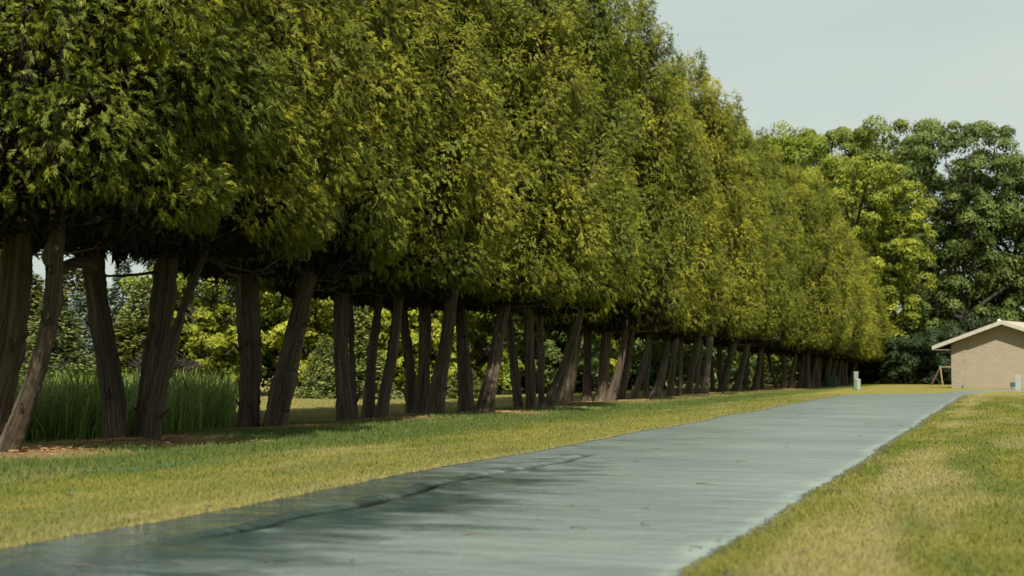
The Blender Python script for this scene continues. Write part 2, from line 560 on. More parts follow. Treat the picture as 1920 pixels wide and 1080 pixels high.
C.append(dict(stems=[
    [(974, 770, 21), (962, 667, 18), (955, 610, 15), (950, 560, 14)],
    [(996, 773, 22), (993, 667, 22), (991, 580, 22), (990, 540, 20)],
    [(1016, 766, 14), (1014, 680, 14), (1012, 590, 14), (1012, 545, 13)],
    [(1024, 771, 26), (1050, 710, 22), (1070, 650, 21), (1086, 592, 19), (1094, 550, 18)]]))
C.append(dict(stems=[
    [(1060, 757, 28), (1074, 680, 26), (1084, 610, 22), (1090, 560, 20)],
    [(1100, 756, 19), (1101, 680, 18), (1101, 607, 18), (1100, 565, 17)]]))
C.append(dict(stems=[
    [(1127, 756, 24), (1134, 667, 21), (1138, 610, 20), (1140, 570, 18)],
    [(1143, 757, 20), (1160, 697, 15), (1172, 625, 13), (1178, 580, 12)],
    [(1163, 755, 15), (1176, 685, 13), (1186, 610, 13), (1190, 580, 12)]]))
C.append(dict(stems=[
    [(1187, 751, 15), (1204, 695, 13), (1216, 635, 11), (1222, 590, 10)],
    [(1226, 750, 20), (1242, 700, 16), (1250, 640, 14), (1254, 595, 13)],
    [(1210, 748, 11), (1214, 690, 10), (1219, 640, 10), (1222, 600, 9)]]))
C.append(dict(stems=[
    [(1256, 746, 18), (1262, 683, 13), (1268, 630, 12), (1270, 605, 11)],
    [(1274, 744, 10), (1276, 690, 9), (1277, 640, 9), (1277, 610, 9)],
    [(1290, 742, 17), (1298, 690, 14), (1309, 635, 12), (1313, 610, 11)]]))
C.append(dict(stems=[
    [(1319, 740, 17), (1325, 695, 14), (1331, 640, 13), (1333, 615, 12)],
    [(1306, 740, 8), (1311, 690, 8), (1315, 640, 8), (1316, 615, 7)],
    [(1337, 735, 9), (1334, 690, 9), (1331, 640, 9), (1330, 615, 8)]]))
C.append(dict(stems=[
    [(1355, 737, 18), (1362, 700, 15), (1375, 645, 13), (1380, 620, 12)],
    [(1352, 735, 10), (1351, 690, 11), (1348, 643, 11), (1346, 620, 10)]]))
C.append(dict(stems=[
    [(1381, 735, 16), (1390, 695, 14), (1402, 645, 12), (1406, 625, 11)],
    [(1398, 732, 10), (1400, 690, 9), (1403, 645, 8), (1404, 625, 8)]]))
C.append(dict(stems=[
    [(1416, 732, 14), (1424, 685, 12), (1427, 645, 11), (1428, 628, 10)],
    [(1428, 731, 9), (1430, 690, 8), (1430, 645, 8), (1430, 628, 8)]]))
C.append(dict(stems=[
    [(1457, 731, 8), (1446, 690, 7), (1440, 650, 6), (1438, 632, 6)]]))
C.append(dict(stems=[
    [(1468, 731, 11), (1470, 690, 10), (1471, 650, 11), (1471, 634, 10)],
    [(1481, 731, 11), (1488, 690, 8), (1494, 655, 7), (1497, 636, 7)]]))
C.append(dict(stems=[
    [(1497, 730, 9), (1503, 695, 8), (1509, 660, 7), (1511, 640, 7)],
    [(1513, 730, 15), (1514, 695, 12), (1515, 665, 9), (1516, 642, 9)]]))
C.append(dict(stems=[
    [(1533, 727, 9), (1535, 700, 8), (1537, 668, 7), (1538, 645, 7)],
    [(1546, 726, 8), (1551, 700, 7), (1557, 672, 6), (1559, 650, 6)]]))
C.append(dict(stems=[
    [(1562, 723.5, 9), (1561, 700, 7), (1560, 672, 6), (1560, 655, 6)],
    [(1571, 724, 7), (1574, 700, 5), (1578, 675, 5), (1580, 655, 5)]]))
C.append(dict(stems=[
    [(1582, 721.5, 8), (1585, 700, 6), (1589, 675, 5), (1590, 660, 5)],
    [(1592, 721.5, 9), (1600, 695, 7), (1607, 668, 6), (1610, 655, 5)]]))

trees = []
for i, c in enumerate(C):
    stems3 = []
    for s in c['stems']:
        b = ground(s[0][0], s[0][1], -.02)
        pts, rad = [], []
        for k, (px, py, w) in enumerate(s):
            p = at(px, py, b.y + (0.12 * k * (1 if i % 2 else -1)))
            if k == 0: p = b
            pts.append(np.array(p)); rad.append(w / 2 * b.y / FPX)
        # carry the stem on up into the crown
        dirn = pts[-1] - pts[-2]; dirn /= np.linalg.norm(dirn)
        up = np.array([0, 0, 1.0])
        pts.append(pts[-1] + (dirn*.6 + up*.4) * 1.3); rad.append(rad[-1] * .8)
        pts.append(pts[-1] + (dirn*.3 + up*.8) * 2.2); rad.append(rad[-1] * .5)
        stems3.append((np.array(pts), np.array(rad) * (.93 if i not in (6, 7) else .86)))
    base = np.mean([s[0][0] for s in stems3], 0); top = np.mean([s[0][-3] for s in stems3], 0)
    trees.append(dict(stems=stems3, base=base, centre=(base*.45 + top*.55)))

# fill the places the far perspective packs together: one tree about every three metres
def proc_tree(u, v, seed):
    r_ = random.Random(seed); x, y = to_xy(u, v); st = []
    for k in range(r_.choice((2, 2, 3))):
        a = r_.random() * 6.28
        b = np.array([x + .22*math.cos(a), y + .22*math.sin(a), -.02])
        lx, ly = r_.uniform(-.3, .45), r_.uniform(-.3, .3)
        P = [b, b + np.array([lx*.4, ly*.4, .9]), b + np.array([lx*.9, ly*.9, 1.8]), b + np.array([lx*1.2, ly*1.2, 3.0]), b + np.array([lx*1.4, ly*1.4, 5.0])]
        w = r_.uniform(.11, .17)
        st.append((np.array(P), np.array([w, w*.85, w*.75, w*.6, w*.3])))
    return dict(stems=st, base=np.array([x, y, 0]), centre=np.array([x + .1, y, 0]))

us = sorted(to_uv(t['base'][0], t['base'][1])[0] for t in trees)
extra = []
u = us[13]
while u < us[-1] + 1.5:
    u += 3.1
    if min(abs(u - q) for q in us) > 2.0: extra.append(u)
for k, u in enumerate(extra): trees.append(proc_tree(u, random.uniform(-.25, .25), 100 + k))
trees.sort(key=lambda t: to_uv(t['base'][0], t['base'][1])[0])
CLUMPS = np.array([t['base'][:2] for t in trees])

# ------------------------------------------------------------------ ground masks shared by soil and blades
def road_edges(u):
    """v of the two edges of the straight part of the drive, slightly wavy"""
    lo = 4.78 - .009 * np.clip(u, -10, 60) + .05*np.sin(u*.7) + .05*(vnoise(u*2.1, u*0+3)-.5)
    hi = 8.42 + .013 * np.clip(u + 8, 0, 70) + .02*np.sin(u*.55+2) + .05*(vnoise(u*1.7, u*0+9)-.5) + .05*(vnoise(u*6, u*0+19)-.5)
    return lo, hi

FAR = [(1570,741),(1635,738.4),(1700,738.2),(1765,737.2),(1790,733.8),(1815,731.4),(1920,729.8),(2100,729.2)]
NEAR = [(1803,742),(1812,740.2),(1822,738.4),(1832,737.2),(1845,735.9),(1860,735.0),(1920,734.0),(2100,733.8)]
FARP = [ground(*p) for p in FAR]; NEARP = [ground(*p) for p in NEAR]
U_END = to_uv(FARP[0].x, FARP[0].y)[0]


def on_road(x, y, grow=0.0):
    u, v = to_uv(x, y)
    lo, hi = road_edges(u)
    inside = (v > lo - grow) & (v < hi + grow) & (u < U_END)
    poly = [(p.x, p.y) for p in FARP] + [(p.x, p.y) for p in reversed(NEARP)]
    c = np.zeros(np.shape(x), bool)
    for i in range(len(poly)):
        (x1, y1), (x2, y2) = poly[i], poly[i-1]
        if y1 == y2: continue
        c ^= ((y1 > y) != (y2 > y)) & (x < (x2 - x1) * (y - y1) / (y2 - y1) + x1)
    return inside | c


def lawn_z(x, y):
    u, v = to_uv(x, y)
    z = .05 * (fbm(x*.35, y*.35, 2) - .5) + .07*np.exp(-(v/1.2)**2) * (u < 110)
    lo, hi = road_edges(u)
    near = np.exp(-np.minimum(np.abs(v-lo), np.abs(v-hi))/.5) * (u < U_END + 2)
    z = z * (1 - near) + -.012 * near
    inroad = (v > lo + .08) & (v < hi - .08) & (u < U_END + 1)
    z = np.where(inroad, -.10, z)
    z = np.where(on_road(x, y) & (u > U_END), -.08, z)
    z = z * (1 - sstep(55, 75, y)*.5)
    # far away the land lifts gently towards the wooded rise
    z = z + 5.0 * sstep(150, 420, y) * (y > 150)
    return z


def masks(x, y):
    u, v = to_uv(x, y)
    d = np.full(np.shape(x), 99.0)
    for cx, cy in CLUMPS[:24]:
        dd = np.hypot(x - cx - .12, y - cy + .3)
        d = np.minimum(d, dd)
    soil = sstep(1.75, .80, d + .9*(fbm(x*1.5, y*1.5, 3) - .5))
    # a bare strip beside the second clump and along the far trunks
    soil = np.maximum(soil, .8 * sstep(.75, .5, np.hypot((x - 1*(-5.75))/1.3, (y - 18.1)/.45)))
    soil = np.maximum(soil, .55*sstep(.9, .3, np.abs(v - .3)) * (u > 22) * (u < 90) * sstep(.42, .6, fbm(u*.3, v, 2)))
    lo, hi = road_edges(u)
    dry_lit = .80*sstep(.62, .10, np.abs(v - (hi + .60)) + 1.5*(fbm(u*.45, v*1.2, 3) - .42)) * (v > hi)
    dry_lit = np.maximum(dry_lit, .26 * sstep(2.6, 3.6, v + .5*(fbm(x*.7, y*.7, 2)-.5)) * (v < lo))
    dry_lit = np.maximum(dry_lit, .75*sstep(.30, .0, np.abs(v - lo)) * (v < lo + .02))
    dry_lit = np.maximum(dry_lit, .55*sstep(.55, .75, fbm(u*.22 + 40, v*1.5, 3)))
    dry_lit = np.maximum(dry_lit, .50*sstep(42, 62, y) * (v > 2.5))
    dry_lit = np.maximum(dry_lit, .60 * (v < -1.8) * sstep(20, 30, y))  # field behind the row: sunlit paleness put into the grass colour
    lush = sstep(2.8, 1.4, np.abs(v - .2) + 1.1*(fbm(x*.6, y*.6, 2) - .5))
    return soil, dry_lit * (1 - lush*.7), lush


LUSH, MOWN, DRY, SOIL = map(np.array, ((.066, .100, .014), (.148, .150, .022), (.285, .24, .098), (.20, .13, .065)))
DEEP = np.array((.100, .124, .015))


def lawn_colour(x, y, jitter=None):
    soil, dry_lit, lush = masks(x, y)
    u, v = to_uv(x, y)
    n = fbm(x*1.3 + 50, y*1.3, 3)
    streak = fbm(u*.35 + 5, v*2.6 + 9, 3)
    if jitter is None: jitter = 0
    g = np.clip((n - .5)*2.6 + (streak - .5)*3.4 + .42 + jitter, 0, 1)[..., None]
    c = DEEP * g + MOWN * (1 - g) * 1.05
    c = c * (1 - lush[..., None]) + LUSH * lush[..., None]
    dd = np.clip(dry_lit*.9 + jitter*.3 - .05, 0, 1)[..., None]
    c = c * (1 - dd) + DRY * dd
    return c, soil


# ------------------------------------------------------------------ the ground sheet
def axis(lo, hi, step, far, grow=1.28):
    a = list(np.arange(lo, hi + 1e-6, step)); s = step; p = hi
    while p < far: s *= grow; p += s; a.append(p)
    s = step; p = lo; pre = []
    while p > -far: s *= grow; p -= s; pre.append(p)
    return np.array(pre[::-1] + a)

ua = axis(-16, 115, .45, 2600); va = axis(-5, 16, .22, 2600)
Ug, Vg = np.meshgrid(ua, va, indexing='ij')
Xg, Yg = to_xy(Ug, Vg)
Zg = lawn_z(Xg, Yg)
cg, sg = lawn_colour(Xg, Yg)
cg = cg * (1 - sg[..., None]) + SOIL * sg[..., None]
nu, nv = Ug.shape
idx = np.arange(nu*nv).reshape(nu, nv)
Fg = np.stack([idx[:-1, :-1], idx[1:, :-1], idx[1:, 1:], idx[:-1, 1:]], -1).reshape(-1, 4)
gm = np_mesh('lawn', np.stack([Xg, Yg, Zg], -1).reshape(-1, 3), Fg[:, ::-1], M_lawn, True, colour=cg.reshape(-1, 3))
tag(link('lawn', gm), 'mown lawn and field stretching away on both sides of the drive', kind='structure')

# ------------------------------------------------------------------ the drive
CRACK = [(340,1028),(410,1008),(480,990),(540,974),(600,965),(650,955),(700,943),(760,930),(820,912),(842,905),(900,896),(960,884),(1030,872),(1085,860),(1112,850)]
CR = np.array([to_uv(*ground(*p)[:2]) for p in CRACK])
rows_u = np.concatenate([np.arange(-22, 14, .12), np.arange(14, U_END, .25), [U_END]])
t = np.concatenate([[0, 0], np.linspace(0, 1, 100), [1, 1]])
V_, T_, W_, UV_ = [], [], [], []
prev = None
for u in rows_u:
    lo, hi = road_edges(u)
    v = lo + (hi - lo) * t
    x, y = to_xy(u, v)
    z = .012 * np.sin(np.pi * t) + .008*(fbm(np.full_like(v, u*.9), v*.7, 2) - .5)
    cv = np.interp(u, CR[:, 0], CR[:, 1])
    if CR[0, 0] < u < CR[-1, 0]:
        cv += .05*(vnoise(u*3.0, 1.5) - .5) + .03*math.sin(u*5)
        dv = v - cv
        am = min(1, (u - CR[0, 0])/1.0, (CR[-1, 0] - u)/1.0) * (.5 + .8*vnoise(u*1.6, 7.7))
        z = z + am*(.014*np.exp(-((dv+.13)/.07)**2) + .010*np.exp(-((dv-.13)/.06)**2) - .022*np.exp(-(dv/.05)**2))
        groove = am*1.3*np.exp(-(dv/(.025 + .05*vnoise(u*2.3, 4.4)))**2)
    else: groove = 0*v
    z[0] = z[-1] = -.12; z[1] -= .012; z[-2] -= .012
    w = .84 * sstep(1.5, -6.5, u) * (1 - .85*sstep(.8, 2.6, v - lo)) - .08 + .30*sstep(2.2, .6, v - lo)*sstep(14, 2, u)
    ed = np.ones((len(v), 3))
    ed *= (1 - .85*np.clip(groove, 0, 1))[:, None]
    pale = sstep(.20, .03, (hi - v) + .20*(fbm(np.full_like(v, u*2), v*3, 2)-.5)) * sstep(.0, .04, hi - v)
    ed += pale[:, None] * np.array([.42, .42, .36])
    dirty = sstep(.10, .0, v - lo) + sstep(.05, 0, hi - v)
    ed *= (1 - .5*np.clip(dirty, 0, 1))[:, None]
    V_.append(np.stack([x, y, z], -1)); T_.append(w); W_.append(ed); UV_.append(np.stack([np.full_like(v, u), v], -1))
for j in range(1, len(FARP)):
    a, b = np.array(FARP[j]), np.array(NEARP[j])
    P = a + (b - a) * t[:, None]
    uu, vv = to_uv(P[:, 0], P[:, 1]); P[:, 2] = .01*np.sin(np.pi*t); P[0, 2] = P[-1, 2] = -.12
    V_.append(P); T_.append(np.zeros(len(t))); W_.append(np.ones((len(t), 3))); UV_.append(np.stack([uu, vv], -1))
n_r, n_c = len(V_), len(t)
idx = np.arange(n_r*n_c).reshape(n_r, n_c)
F = np.stack([idx[:-1, :-1], idx[:-1, 1:], idx[1:, 1:], idx[1:, :-1]], -1).reshape(-1, 4)
rm = np_mesh('driveway', np.concatenate(V_), F, M_road, True, colour=np.concatenate(W_), tint=np.concatenate(T_), uv=np.concatenate(UV_))
tag(link('driveway', rm), 'long wet looking asphalt drive bending right to the garage', kind='structure')

# ------------------------------------------------------------------ grass blades
def scatter(n, r0, r1, spread):
    """points with a density that falls with the square of the distance"""
    r = r0 * (r1 / r0) ** rng.random(n)
    a = rng.uniform(-spread, spread, n)
    return r * np.sin(a), r * np.cos(a), r


def blades(x, y, r, height, lush_h=1.6, width=.0045, keep_soil=.25):
    soil0, dry_lit, lush = masks(x, y)
    keep = ~on_road(x, y, .01) & (rng.random(len(x)) > soil0*1.05)
    x, y, r, lush, dry_lit, soil0 = x[keep], y[keep], r[keep], lush[keep], dry_lit[keep], soil0[keep]
    n = len(x)
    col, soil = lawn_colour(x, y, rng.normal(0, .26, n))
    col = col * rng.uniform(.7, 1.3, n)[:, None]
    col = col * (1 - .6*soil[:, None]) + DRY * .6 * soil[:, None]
    z = lawn_z(x, y)
    h = height * rng.uniform(.45, 1.25, n) * np.where(rng.random(n) < .012, 1.9, 1) * (1 + lush*(lush_h-1)) * (1 - .3*dry_lit) * (.7 + .6*fbm(x*2.2, y*2.2, 2))
    w = width * (1 + r / 7.0)
    a = rng.uniform(0, 2*np.pi, n); l = rng.uniform(0, 1.1, n) * h; la = rng.uniform(0, 2*np.pi, n)
    dx, dy = np.cos(a)*w, np.sin(a)*w
    lx, ly = np.cos(la)*l, np.sin(la)*l
    V = np.empty((n, 3, 3), np.float32)
    V[:, 0] = np.stack([x-dx, y-dy, z-.01], -1)
    V[:, 1] = np.stack([x+dx, y+dy, z-.01], -1)
    V[:, 2] = np.stack([x+lx, y+ly, z+h], -1)
    c = np.repeat(col[:, None, :], 3, 1)
    return V.reshape(-1, 3), np.arange(3*n).reshape(n, 3), c.reshape(-1, 3)

x, y, r = scatter(690000, 5.2, 62, R(27))
near = rng.random(len(x)) < 1
V, F, c = blades(x, y, r, .030, width=.0034)
tag(link('mown_grass', np_mesh('mown_grass', V, F, M_blade, colour=c)), 'short mown grass blades of the lawn', 'grass', kind='stuff')

# tall unmown grass behind the first clumps
def tall_patch(n, poly_px, hmin, hmax, seed):
    g = np.random.default_rng(seed)
    P = np.array([ground(*p)[:2] for p in poly_px])
    x0, y0 = P.min(0); x1, y1 = P.max(0)
    x = g.uniform(x0, x1, n*4); y = g.uniform(y0, y1, n*4)
    y = y0 + (y1 - y0) * g.random(n*4)**1.6
    c = np.zeros(len(x), bool)
    for i in range(len(P)):
        (xa, ya), (xb, yb) = P[i], P[i-1]
        c ^= ((ya > y) != (yb > y)) & (x < (xb - xa) * (y - ya) / (yb - ya) + xa)
    x, y = x[c][:n], y[c][:n]; n = len(x)
    cl = fbm(x*1.6, y*1.6, 2)
    h = g.uniform(hmin, hmax, n) * (.42 + 1.0*cl) * np.where(g.random(n) < .35, .6, 1)
    a = g.uniform(0, 2*np.pi, n); bend = g.uniform(.1, 1.7, n) * h * .6
    wa = a + np.pi/2; w = g.uniform(.005, .010, n) * 1.25
    V = np.empty((n, 7, 3), np.float32)
    for k, (f, wf) in enumerate(((0, 1), (.4, .9), (.78, .6))):
        cx = x + np.cos(a)*bend*f**2; cy = y + np.sin(a)*bend*f**2; cz = h*(f - .18*f**3*bend/h) - .02
        V[:, 2*k] = np.stack([cx - np.cos(wa)*w*wf, cy - np.sin(wa)*w*wf, cz], -1)
        V[:, 2*k+1] = np.stack([cx + np.cos(wa)*w*wf, cy + np.sin(wa)*w*wf, cz], -1)
    V[:, 6] = np.stack([x + np.cos(a)*bend*1.25, y + np.sin(a)*bend*1.25, h*(.9 - .3*bend/h)], -1)
    V[:, :, 2] += lawn_z(x, y)[:, None]
    b = np.arange(n)[:, None]*7
    Q = np.concatenate([b + np.array([[0, 1, 3, 2]]), b + np.array([[2, 3, 5, 4]])])
    Tt = b + np.array([[4, 5, 6]])
    t1 = g.random(n)
    dark, light, straw = np.array((.06, .115, .018)), np.array((.24, .32, .05)), np.array((.36, .32, .15))
    col = dark + (light - dark) * t1[:, None]
    col = np.where((g.random(n) < .05)[:, None], straw, col)
    return V.reshape(-1, 3), [Q, Tt], np.repeat(col[:, None], 7, 1).reshape(-1, 3)

V, F, c = tall_patch(24000, [(-160, 838), (170, 829), (200, 826), (330, 812), (432, 800), (440, 778), (436, 765), (-160, 765)], .70, 1.12, 5)
tag(link('tall_grass', np_mesh('tall_grass', V, F, M_blade, colour=c)), 'bank of tall unmown dark green grass behind the near cedar trunks', 'grass', kind='stuff')

# needle litter round the trunks: short brown flakes
lx, ly = [], []
for (cx, cy) in CLUMPS[:16]:
    n = 1300
    a = rng.uniform(0, 2*np.pi, n); rr = np.abs(rng.normal(0, .55, n)) + .1
    lx.append(cx + .12 + np.cos(a)*rr*1.2); ly.append(cy - .15 + np.sin(a)*rr)
lx, ly = np.concatenate(lx), np.concatenate(ly); n = len(lx); lz = lawn_z(lx, ly) + rng.uniform(.003, .03, n)
a = rng.uniform(0, 2*np.pi, n); le = rng.uniform(.03, .09, n); w = rng.uniform(.004, .010, n)
V = np.empty((n, 4, 3), np.float32)
for k, (s1, s2) in enumerate(((-1, 0), (0, -1), (1, 0), (0, 1))):
    V[:, k] = np.stack([lx + np.cos(a)*le*s1 - np.sin(a)*w*s2, ly + np.sin(a)*le*s1 + np.cos(a)*w*s2, lz + .012*s1*rng.uniform(-1, 1, n)], -1)
tag(link('needle_litter', np_mesh('needle_litter', V.reshape(-1, 3), np.arange(4*n).reshape(n, 4), M_litter)), 'reddish brown fallen needles round the cedar trunks', 'litter', kind='stuff')

# crumbs of asphalt and grit along both edges of the drive
n = 5200
gu = -12 + 60 * rng.random(n)**1.5; lo_, hi_ = road_edges(gu)
sd_ = rng.random(n) < .85
gv = np.where(sd_, hi_ + np.abs(rng.normal(0, .05, n)) - .02, lo_ - np.abs(rng.normal(0, .05, n)) + .02)
gx, gy = to_xy(gu, gv); gs = rng.uniform(.003, .011, n) * (1 + gu/60)
OCT = np.array([(1,0,0),(-1,0,0),(0,1,0),(0,-1,0),(0,0,.6),(0,0,-.6)], float)
V = np.stack([gx, gy, np.full(n, .004)], -1)[:, None] + gs[:, None, None] * (OCT[None] * rng.uniform(.6, 1.3, (n, 6, 1)))
TRI = np.array([(0,2,4),(2,1,4),(1,3,4),(3,0,4),(2,0,5),(1,2,5),(3,1,5),(0,3,5)])
F = (np.arange(n)*6)[:, None, None] + TRI[None]
tag(link('gravel', np_mesh('gravel', V.reshape(-1, 3), F.reshape(-1, 3), plain('grit', (.11, .11, .10), .9, .2, 20, .5))), 'grit and asphalt crumbs along the edges of the drive', 'gravel', kind='stuff')

# ------------------------------------------------------------------ cedar foliage
def fan_template(kind):
    """flat arborvitae spray in (side, along): triangles"""
    tr = []
    def leaflet(x, y, ang, ln, w):
        c, s = math.sin(ang), math.cos(ang)
        px, py = -s, c
        tr.append([(x - px*w*-1, y - py*w*-1), (x - px*w, y - py*w), (x + c*ln, y + s*ln)])
    leaflet(0, 0, 0, 1.0, .05)
    if kind == 'hi':
        for k, y in enumerate((.10, .28, .46, .64)):
            ln = .52 - .07*k
            leaflet(0, y, .70, ln, .046); leaflet(0, y + .08, -.70, ln*.95, .046)
    elif kind == 'lo':
        leaflet(0, .08, .70, .55, .062); leaflet(0, .16, -.70, .52, .062)
        leaflet(0, .40, .60, .42, .055); leaflet(0, .48, -.60, .40, .055)
    return np.array(tr)         # (k,3,2)


def cedar_crown(name, seed, kind, n_plume, per, size, H=12.6, Rm=2.55, low_bias=1.0):
    g = np.random.default_rng(seed)
    def Rh(h):
        return Rm * np.interp(h, [2.15, 2.6, 3.4, 5, 7.5, 9.5, 11, 12, H+.3], [.66, .82, .96, 1.02, .97, .84, .66, .48, .14])
    ph = g.uniform(0, 6.28, 8)
    def lob(th, h):
        return (.07*np.sin(3*th + ph[0] + .5*h) + .06*np.sin(5*th + ph[1] - .8*h) + .05*np.sin(2*th + ph[2] + 1.1*h) + .04*np.sin(9*th + ph[3] + 1.7*h))
    # boughs: even spread over the body by best-candidate picking
    def cand(m):
        h = 2.72 + (H - 2.95) * g.random(m*3) ** low_bias
        h = h[g.random(len(h)) < np.clip(Rh(h)/Rm, .2, 1)][:m]
        return h, g.uniform(0, 2*np.pi, len(h))
    hs, ts_ = cand(1)
    hq, th = [hs[0]], [ts_[0]]
    while len(hq) < n_plume:
        h_, t_ = cand(7)
        A0, A1 = np.array(hq), np.array(th)
        R_ = Rh(h_)
        dd = [np.min(((h_[k]-A0)*.62)**2 + (R_[k]*(((t_[k]-A1 + np.pi) % (2*np.pi)) - np.pi))**2) for k in range(len(h_))]
        k = int(np.argmax(dd)); hq.append(h_[k]); th.append(t_[k])
    hq, th = np.array(hq), np.array(th)
    r = Rh(hq) * (1 + lob(th, hq)) - g.choice([.32, .48, .75], n_plume, p=[.55, .32, .13]) + g.uniform(-.06, .06, n_plume)
    r = np.maximum(r, .05)
    out = np.stack([np.cos(th), np.sin(th), np.zeros(n_plume)], -1)
    tan = np.stack([-np.sin(th), np.cos(th), np.zeros(n_plume)], -1)
    cen = out * r[:, None]; cen[:, 2] = hq
    fh = np.clip(1.25 - hq/H*.5, .6, 1.1)
    sa = g.uniform(.38, .60, n_plume) * fh; sb = g.uniform(.34, .58, n_plume) * fh; sc_ = g.uniform(.45, .95, n_plume) * fh
    bot = hq < 3.6
    sc_ = np.where(bot, np.minimum(sc_, (hq - 2.25) * .72), sc_)
    N_ = n_plume * per
    pid = np.repeat(np.arange(n_plume), per)
    # directions on the ellipsoid, mostly the outer and upper side
    d = g.normal(size=(N_, 3)); d /= np.linalg.norm(d, axis=1)[:, None]
    loc_out = np.abs(d[:, 0]) * np.where(g.random(N_) < .85, 1, -1)
    lt = d[:, 1]; lz = d[:, 2] + .12
    bn = vnoise(pid*3.7 + d[:, 1]*2.6, d[:, 2]*3.4 + pid*1.3) - .5
    rad = (.70 + .36*g.random(N_)**.5) * (1 + .55*bn)
    o, tt = out[pid], tan[pid]
    nrm = o * (loc_out)[:, None] + tt * lt[:, None] + np.array([0, 0, 1.]) * lz[:, None]
    nrm /= np.linalg.norm(nrm, axis=1)[:, None]
    # the plume leans outwards at its top and droops at its tip
    P = cen[pid] + o * (loc_out * sa[pid] * rad)[:, None] + tt * (lt * sb[pid] * rad)[:, None]
    P[:, 2] += lz * sc_[pid] * rad
    P += o * (.18 * lz * sc_[pid])[:, None]
    bn3 = nrm + g.normal(size=(N_, 3)) * .22 + np.array([0, 0, .12]); bn3 /= np.linalg.norm(bn3, axis=1)[:, None]
    # stray sprays that break the outline
    stray = g.random(N_) < .07
    P += nrm * (stray * g.uniform(.03, .22, N_))[:, None]
    dirv = nrm * .75 + g.normal(size=(N_, 3)) * .45 + np.array([0, 0, -.35]) + o * .2
    dirv /= np.linalg.norm(dirv, axis=1)[:, None]
    fn = nrm * .8 + o * .2 + np.array([0, 0, .25]) + g.normal(size=(N_, 3)) * .42; fn -= dirv * (fn * dirv).sum(1)[:, None]; fn /= np.linalg.norm(fn, axis=1)[:, None] + 1e-9
    side = np.cross(dirv, fn)
    s = size * g.uniform(.6, 1.35, N_)
    tint = np.clip(g.normal(.45, .16, N_) + g.normal(0, .12, n_plume)[pid] + .35*bn + .06*nrm[:, 2], 0, 1)
    tpl = fan_template(kind)
    K = len(tpl)
    A = tpl.reshape(-1, 2)
    curl = -.25 * A[:, 1]**2
    V = P[:, None, :] + s[:, None, None] * (side[:, None, :] * A[None, :, 0, None] + dirv[:, None, :] * A[None, :, 1, None] + fn[:, None, :] * (curl[None, :, None] + g.normal(0, .03, (N_, len(A), 1))))
    V = V + s[:, None, None] * g.normal(0, .035, V.shape)
    V[:, :, 2] -= (s*.25)[:, None] * A[None, :, 1]**2
    tn = np.clip(tint[:, None] + np.tile([-.08, -.08, .16], K)[None, :], 0, 1)
    V = V.reshape(-1, 3); F = np.arange(N_ * K * 3).reshape(-1, 3)
    # near-black dead-twig cards added inside the crown to block light and darken its heart
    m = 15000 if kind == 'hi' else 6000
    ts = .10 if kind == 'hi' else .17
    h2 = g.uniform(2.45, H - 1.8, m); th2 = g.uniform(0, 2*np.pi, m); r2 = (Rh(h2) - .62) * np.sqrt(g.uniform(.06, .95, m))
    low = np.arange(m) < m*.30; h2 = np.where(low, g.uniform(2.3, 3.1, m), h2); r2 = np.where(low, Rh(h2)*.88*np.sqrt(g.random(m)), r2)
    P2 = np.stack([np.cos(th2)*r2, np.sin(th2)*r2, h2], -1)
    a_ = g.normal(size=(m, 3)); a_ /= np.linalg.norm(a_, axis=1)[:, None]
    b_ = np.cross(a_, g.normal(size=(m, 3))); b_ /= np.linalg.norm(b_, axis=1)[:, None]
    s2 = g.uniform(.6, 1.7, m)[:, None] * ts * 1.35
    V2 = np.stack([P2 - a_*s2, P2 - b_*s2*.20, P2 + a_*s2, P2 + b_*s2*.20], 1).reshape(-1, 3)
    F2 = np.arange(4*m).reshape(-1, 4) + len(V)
    mesh = np_mesh(name, np.concatenate([V, V2]), [F, F2], [M_cedar, M_twig_blocker], tint=np.concatenate([tn.ravel(), g.random(4*m)]),
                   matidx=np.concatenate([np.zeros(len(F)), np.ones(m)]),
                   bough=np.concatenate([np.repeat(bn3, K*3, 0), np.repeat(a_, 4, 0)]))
    return mesh


crowns_hi = [cedar_crown('cedar_crown_mesh', 21 + k, 'hi', 150, 325, .130, low_bias=1.5) for k in range(2)]
crowns_mid = [cedar_crown('cedar_crown_mesh', 31 + k, 'lo', 165, 295, .155) for k in range(2)]
crowns_lo = [cedar_crown('cedar_crown_mesh', 41 + k, 'lo', 160, 150, .215) for k in range(2)]

# dead lower branches, five shapes shared by all trees
def branch_mesh(seed, far=False):
    g = random.Random(seed); parts = []
    L_ = g.uniform(1.5, 2.4); dr = g.uniform(-.25, .15)
    P = [(0, 0, 0), (L_*.3, g.uniform(-.1, .1), dr*.6 - .02), (L_*.62, g.uniform(-.22, .22), dr), (L_*.85, g.uniform(-.3, .3), dr*.5 + .1), (L_, g.uniform(-.35, .35), dr*.2 + .32)]
    pts = catmull(P, 14)
    parts.append(tube_arrays(pts, np.linspace(.030, .006, 14), 6, .1, seed))
    for k in range(9 if not far else 2):
        j = g.randint(3, 12); p = pts[j]; a = g.choice((-1, 1)) * g.uniform(.4, 1.2); l = g.uniform(.25, .8)
        q = np.array([math.cos(a), math.sin(a), g.uniform(-.5, .35)])
        P2 = [p, p + q*l*.5 + np.array([0, 0, g.uniform(-.08, .05)]), p + q*l + np.array([g.uniform(-.1, .1), g.uniform(-.1, .1), g.uniform(-.2, .16)])]
        parts.append(tube_arrays(catmull(P2, 7), np.linspace(.009, .003, 7), 4, 0, k))
    V, F, U_, K = join_arrays(parts)
    return np_mesh('branch', V, F, M_twig if seed % 2 else M_bark, True, tint=K*0, uv=U_)
branch_meshes = [branch_mesh(k) for k in range(6)]

